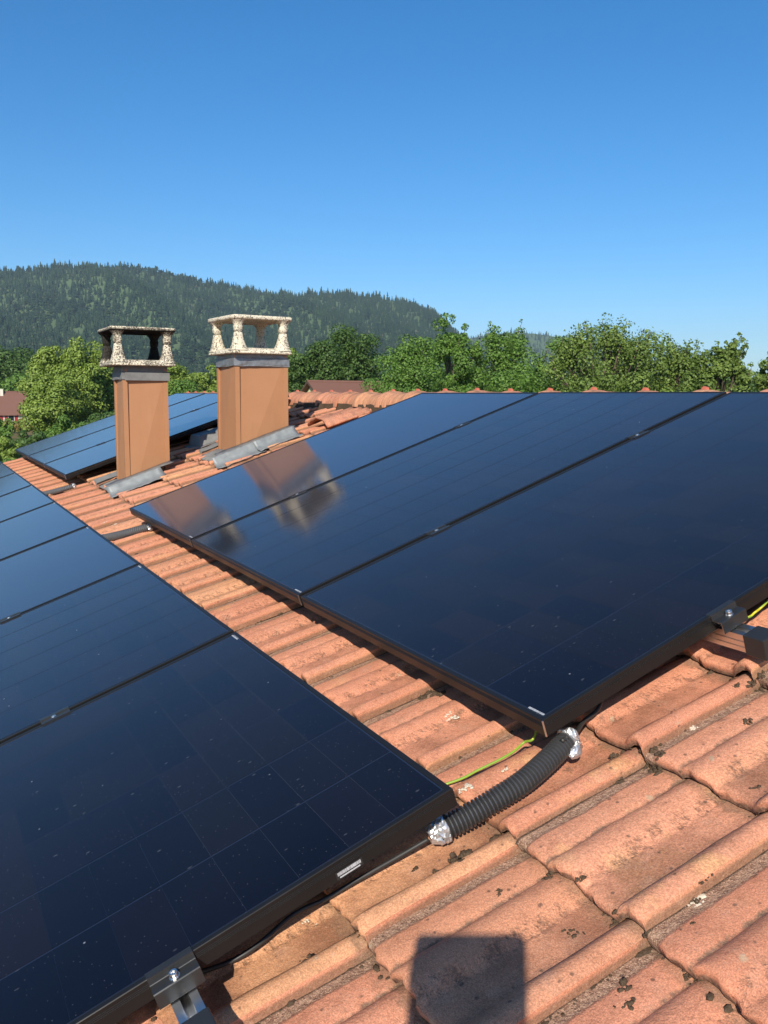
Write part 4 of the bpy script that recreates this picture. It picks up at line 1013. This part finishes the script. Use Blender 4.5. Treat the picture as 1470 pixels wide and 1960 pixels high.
# ------------------------------------------------------------------ trees
M['leaf_oak'] = mat_leaf("oak_leaves", (0.054,0.118,0.019), (0.165,0.280,0.048))
M['leaf_light'] = mat_leaf("birch_leaves", (0.105,0.175,0.024), (0.290,0.370,0.075))
M['leaf_dark'] = mat_leaf("dark_leaves", (0.034,0.075,0.017), (0.100,0.170,0.036))
M['leaf_olive'] = mat_leaf("olive_leaves", (0.072,0.122,0.024), (0.205,0.280,0.060))
M['leaf_brown'] = mat_leaf("browning_leaves", (0.100,0.120,0.030), (0.230,0.225,0.065), (0.30,0.18,0.07))
M['bark'] = simple("bark", (0.11,0.085,0.065), 0.9, 0, 0.4, 6, 0.5, 0.1)
def crown_mesh(seed, Rx, Rz, nclump, nleaf, leaf, shoots=0, shape='round', skirt=0.5):
    """leaf blades in clumps; origin at crown centre"""
    g_ = np.random.default_rng(seed)
    # lobes give an uneven outline
    nl = 9 if shape != 'tall' else 7
    ld = g_.normal(size=(nl,3)); ld /= np.linalg.norm(ld,axis=1)[:,None]
    lo = ld*np.array([Rx,Rx,Rz])*0.42*g_.uniform(0.8,1.25,(nl,1)); lr = g_.uniform(0.48,0.72,nl)
    ci = g_.integers(0, nl, nclump); d = g_.normal(size=(nclump,3)); d[:,2] += 0.25; d /= np.linalg.norm(d,axis=1)[:,None]
    rad = lr[ci]*g_.uniform(0.55,1.08,nclump)
    C = lo[ci] + d*rad[:,None]*np.array([Rx,Rx,Rz])
    if shape == 'tall':
        t = np.clip((C[:,2]+Rz)/(2*Rz),0,1); C[:,:2] *= (1.15-0.75*t**1.6)[:,None]
    if shape == 'round': 
        low = C[:,2] < 0; C[low,:2] *= 1.08
    cr = g_.uniform(0.13,0.30,nclump)*min(Rx,Rz)
    if shoots:
        a = g_.uniform(0,6.28,shoots); rr_ = np.sqrt(g_.uniform(0,0.7,shoots))*Rx
        base = np.stack([rr_*np.cos(a), rr_*np.sin(a), Rz*0.72*np.sqrt(np.clip(1-(rr_/Rx)**2,0.15,1))], -1)
        lean = np.stack([np.cos(a)*0.35, np.sin(a)*0.35, np.ones(shoots)], -1); ln = g_.uniform(0.10,0.27,shoots)*Rz
        ts = np.linspace(0, 1, 7)
        S = (base[:,None,:] + lean[:,None,:]*(ln[:,None]*ts)[:,:,None]).reshape(-1,3) + g_.normal(0, 0.045*Rx, (shoots*7,3))
        C = np.concatenate([C, S]); cr = np.concatenate([cr, np.tile(0.17*Rx*(1.05-0.74*ts), shoots)*g_.uniform(0.7,1.2,shoots*7)])
    w = cr**2
    if shoots: w[-shoots*7:] *= 1.2
    pk = g_.choice(len(C), nleaf, p=w/w.sum())
    ld = g_.normal(size=(nleaf,3)); ld[:,2] += 0.35; ld /= np.linalg.norm(ld,axis=1)[:,None]
    P = C[pk] + ld*(cr[pk]*(0.62+0.42*g_.random(nleaf)**0.8))[:,None]*np.array([1.15,1.15,0.82]) + g_.normal(0,0.25*leaf,(nleaf,3))
    # blade frame: normals lean outward and up
    nrm = ld*1.15 + g_.normal(size=(nleaf,3))*0.42 + np.array([0,0,0.30]); nrm /= np.linalg.norm(nrm,axis=1)[:,None]
    t1 = np.cross(nrm, g_.normal(size=(nleaf,3))); t1 /= np.linalg.norm(t1,axis=1)[:,None]; t2 = np.cross(nrm, t1)
    s = leaf*g_.uniform(0.55,1.25,nleaf)[:,None]
    V = np.stack([P-t1*s*0.60, P+t2*s*0.42+nrm*s*0.08, P+t1*s*0.60, P-t2*s*0.42-nrm*s*0.05], 1).reshape(-1,3)
    F = np.arange(nleaf*4).reshape(-1,4)
    TW = [(base[i], base[i]+lean[i]*ln[i]) for i in range(shoots)] if shoots else []
    return npmesh("crown", V, F), C, TW
def tree(name, px, dist, ytop, wpx, mat, label, cat="tree", group="trees beyond the roof", seed=1, shape='round', shoots=0, dens=1.0, base_frac=0.12, leafk=1.0, stems=True, ybot=None):
    p = at(px, dist); zt = zat(px, ytop, dist); Hh = zt-GROUND; Rx = wpx/2*dist/FPX
    zb = GROUND + Hh*base_frac if ybot is None else zat(px, ybot, dist)
    Rz = (zt-zb)/2; cz = (zt+zb)/2 - GROUND
    leaf = max(0.10, dist*0.0024)*leafk
    area = 4*math.pi*((Rx*Rz)) ; nleaf = int(min(23000, max(2500, area/(leaf*leaf*0.45)*2.9*dens)))
    ncl = int(min(170, max(46, area*0.9)))
    e = empty(name, p, (0,0,random.Random(seed).uniform(0,6.28))); tag(e, label, cat, group)
    me, C, TW = crown_mesh(seed, Rx*0.93, Rz*0.93, ncl, nleaf, leaf, shoots, shape)
    obj("crown", me, mat, e, (0,0,cz))
    rd = random.Random(seed); mb = MB()
    tr = max(0.06, Hh*0.018)
    mb.tube([(0,0,-0.3),(0.05,0.02,Hh*0.2),(rd.gauss(0,.1),rd.gauss(0,.1),cz),(rd.gauss(0,.15),rd.gauss(0,.15),cz+Rz*0.55)], [tr*1.3,tr,tr*0.6,tr*0.2], 8)
    t_o = mb.build("trunk", M['bark'], e, smooth=True)
    if stems:
        lb = MB()
        for k_ in range(9):
            c = C[rd.randrange(len(C))]; z0_ = cz - Rz*0.5 + rd.random()*Rz*0.7
            q = Vector((c[0]*0.9, c[1]*0.9, c[2]*0.9+cz)); a_ = Vector((0,0,min(z0_, q.z-0.05*Rz)))
            lb.tube([a_, a_.lerp(q,0.5)+Vector((0,0,0.08*Rz)), q], [tr*0.45,tr*0.28,tr*0.08], 5)
        for b0_, b1_ in TW: lb.tube([Vector((b0_[0]*.6,b0_[1]*.6,b0_[2]*.5+cz)), Vector((b0_[0],b0_[1],b0_[2]+cz)), Vector((b1_[0],b1_[1],b1_[2]+cz))], [tr*0.22,tr*0.14,tr*0.05], 5)
        lb.build("limb", M['bark'], t_o, smooth=True)
    return e
T = tree
# right half, behind the ridge
T("oak_tree", 868, 52, 596, 135, M['leaf_oak'], "tall green tree with twin tops right of the hill, its left top", seed=11, shoots=10, dens=1.25)
T("oak_tree", 962, 54, 600, 175, M['leaf_oak'], "tall dense green tree just right of the tallest left top, over the ridge middle", seed=12, shoots=12, dens=1.25)
T("oak_tree", 694, 95, 616, 165, M['leaf_dark'], "round dark oak standing behind the small brown roofed house", seed=13, dens=1.3)
T("oak_tree", 788, 80, 640, 150, M['leaf_oak'], "mid green tree between the round dark oak and the tall twin topped tree", seed=14, dens=1.2)
T("oak_tree", 606, 90, 643, 140, M['leaf_dark'], "dark green tree just right of the right chimney cap", seed=15, dens=1.3)
T("birch_tree", 563, 110, 632, 66, M['leaf_light'], "narrow light green tree touching the right chimney cap", seed=16, shape='tall')
T("oak_tree", 765, 45, 688, 190, M['leaf_oak'], "low bushy tree in front of the house roof's right end", seed=17, dens=1.2)
T("ash_tree", 1150, 38, 586, 250, M['leaf_olive'], "tall feathery olive green tree with upright twigs against the sky", seed=18, shoots=30, dens=1.2)
T("ash_tree", 1262, 40, 624, 200, M['leaf_olive'], "feathery tree sloping down right of the tallest olive tree", seed=19, shoots=18, dens=1.2)
T("ash_tree", 1065, 44, 638, 160, M['leaf_oak'], "leafy tree filling the dip left of the tallest olive tree", seed=20, shoots=8, dens=1.2)
T("ash_tree", 1358, 36, 618, 135, M['leaf_olive'], "slender tree with pointed leafy shoots right of centre", seed=21, shoots=16, dens=1.2)
T("ash_tree", 1470, 38, 648, 110, M['leaf_olive'], "tree crown cut by the right edge of the picture", seed=22, shoots=10)
T("shrub", 1425, 30, 695, 170, M['leaf_brown'], "browning shrub low at the right above the ridge", "shrub", seed=23, dens=1.2)
T("shrub", 1300, 30, 692, 190, M['leaf_light'], "yellow green shrub low over the ridge, left of the browning one", "shrub", seed=24, dens=1.2)
T("shrub", 1170, 34, 680, 220, M['leaf_olive'], "dense shrub under the tallest olive tree", "shrub", seed=25, dens=1.2)
T("shrub", 1010, 40, 690, 200, M['leaf_oak'], "dense green shrub under the tall twin topped tree", "shrub", seed=26, dens=1.2)
T("shrub", 880, 40, 690, 190, M['leaf_oak'], "green shrub low over the ridge below the tall left top", "shrub", seed=27, dens=1.2)
# left half
T("birch_tree", 100, 120, 650, 88, M['leaf_light'], "light green birch with narrow top left of the left chimney", seed=37, dens=1.3)
T("birch_tree", 172, 118, 650, 120, M['leaf_light'], "broad light green birch touching the left chimney", seed=32, dens=1.3)
T("birch_tree", 140, 108, 708, 165, M['leaf_light'], "low spreading light green tree below the two birches", seed=33, dens=1.2)
T("oak_tree", 22, 240, 658, 130, M['leaf_dark'], "dark trees' tallest crown behind the white house", seed=34)
T("oak_tree", 72, 225, 676, 95, M['leaf_dark'], "dark crown between the white house and the birch", seed=35)
T("oak_tree", -40, 235, 670, 120, M['leaf_dark'], "dark crown at the left picture edge behind the white house", seed=36)
T("oak_tree", 48, 215, 712, 100, M['leaf_oak'], "mid green bush just above the white house roof", seed=37)
T("birch_tree", 345, 120, 686, 105, M['leaf_light'], "light green tree seen between the chimneys, left one", seed=38, dens=1.3)
T("birch_tree", 397, 125, 698, 85, M['leaf_light'], "light green tree seen between the chimneys, beside the right chimney", seed=39, dens=1.3)
T("oak_tree", 300, 130, 695, 100, M['leaf_light'], "green tree showing through the left chimney's open cap", seed=40)
T("oak_tree", 455, 120, 716, 120, M['leaf_oak'], "green tree hidden mostly by the right chimney shaft", seed=41)
T("oak_tree", 520, 110, 690, 100, M['leaf_oak'], "green tree directly behind the right chimney", seed=42)
T("oak_tree", 240, 125, 680, 100, M['leaf_oak'], "green tree directly behind the left chimney", seed=43)
# hedges and bushes below the birches
for i, (px, d, yt, w, mt, lb) in enumerate([
    (18, 62, 835, 70, 'leaf_light', "light flowering bush at the bottom left below the meadow"),
    (60, 78, 822, 80, 'leaf_dark', "dark green bush beside the far panel corner"),
    (100, 95, 812, 70, 'leaf_oak', "green bush above the far panel's edge"),
    (8, 95, 812, 80, 'leaf_oak', "green hedge bush at the left picture edge"),
    (150, 85, 790, 90, 'leaf_oak', "bush under the low spreading birch"),
    (205, 80, 775, 90, 'leaf_dark', "bush left of the left chimney shaft"),
    (30, 48, 868, 70, 'leaf_oak', "low green bush just behind the far gable"),
    (-30, 50, 850, 80, 'leaf_light', "pale bush at the left picture edge by the gable"),
    (55, 150, 800, 90, 'leaf_brown', "dry brown bush in front of the white house"),
    (10, 165, 800, 70, 'leaf_light', "pale shrub before the red shutters"),
    (260, 85, 770, 90, 'leaf_dark', "bush behind the left chimney shaft"),
    (360, 95, 735, 120, 'leaf_oak', "bush between the chimneys above the far panels")]):
    T("bush", px, d, yt, w, M[mt], lb, "bush", "bushes in the gardens", seed=60+i, base_frac=0.02, stems=False)
# background belt that closes the gaps
for i, px in enumerate(range(540, 1500, 80)):
    T("oak_tree", px, 170, 690 + (i*37) % 28, 130, M['leaf_dark'], "dark tree of the far belt behind the garden trees, %s from the left" % ["first","second","third","fourth","fifth","sixth","seventh","eighth","ninth","tenth","eleventh","twelfth","thirteenth"][i],
      group="far belt of trees", seed=90+i, stems=False, dens=0.35)

# ------------------------------------------------------------------ haze in the valley air
hz = MB().box(-5200, 5200, -3000, 5200, GROUND-1.2, 470)
q = NT("haze"); q.t.nodes.remove(q.b)
pv = q.n("VolumePrincipled"); pv.inputs["Color"].default_value = (0.62,0.82,1.0,1); pv.inputs["Density"].default_value = 0.000082; pv.inputs["Anisotropy"].default_value = 0.0
q.l(pv.outputs[0], q.out.inputs["Volume"])
ho = hz.build("haze", q.m); tag(ho, "thin blue summer haze over the valley", kind='stuff')
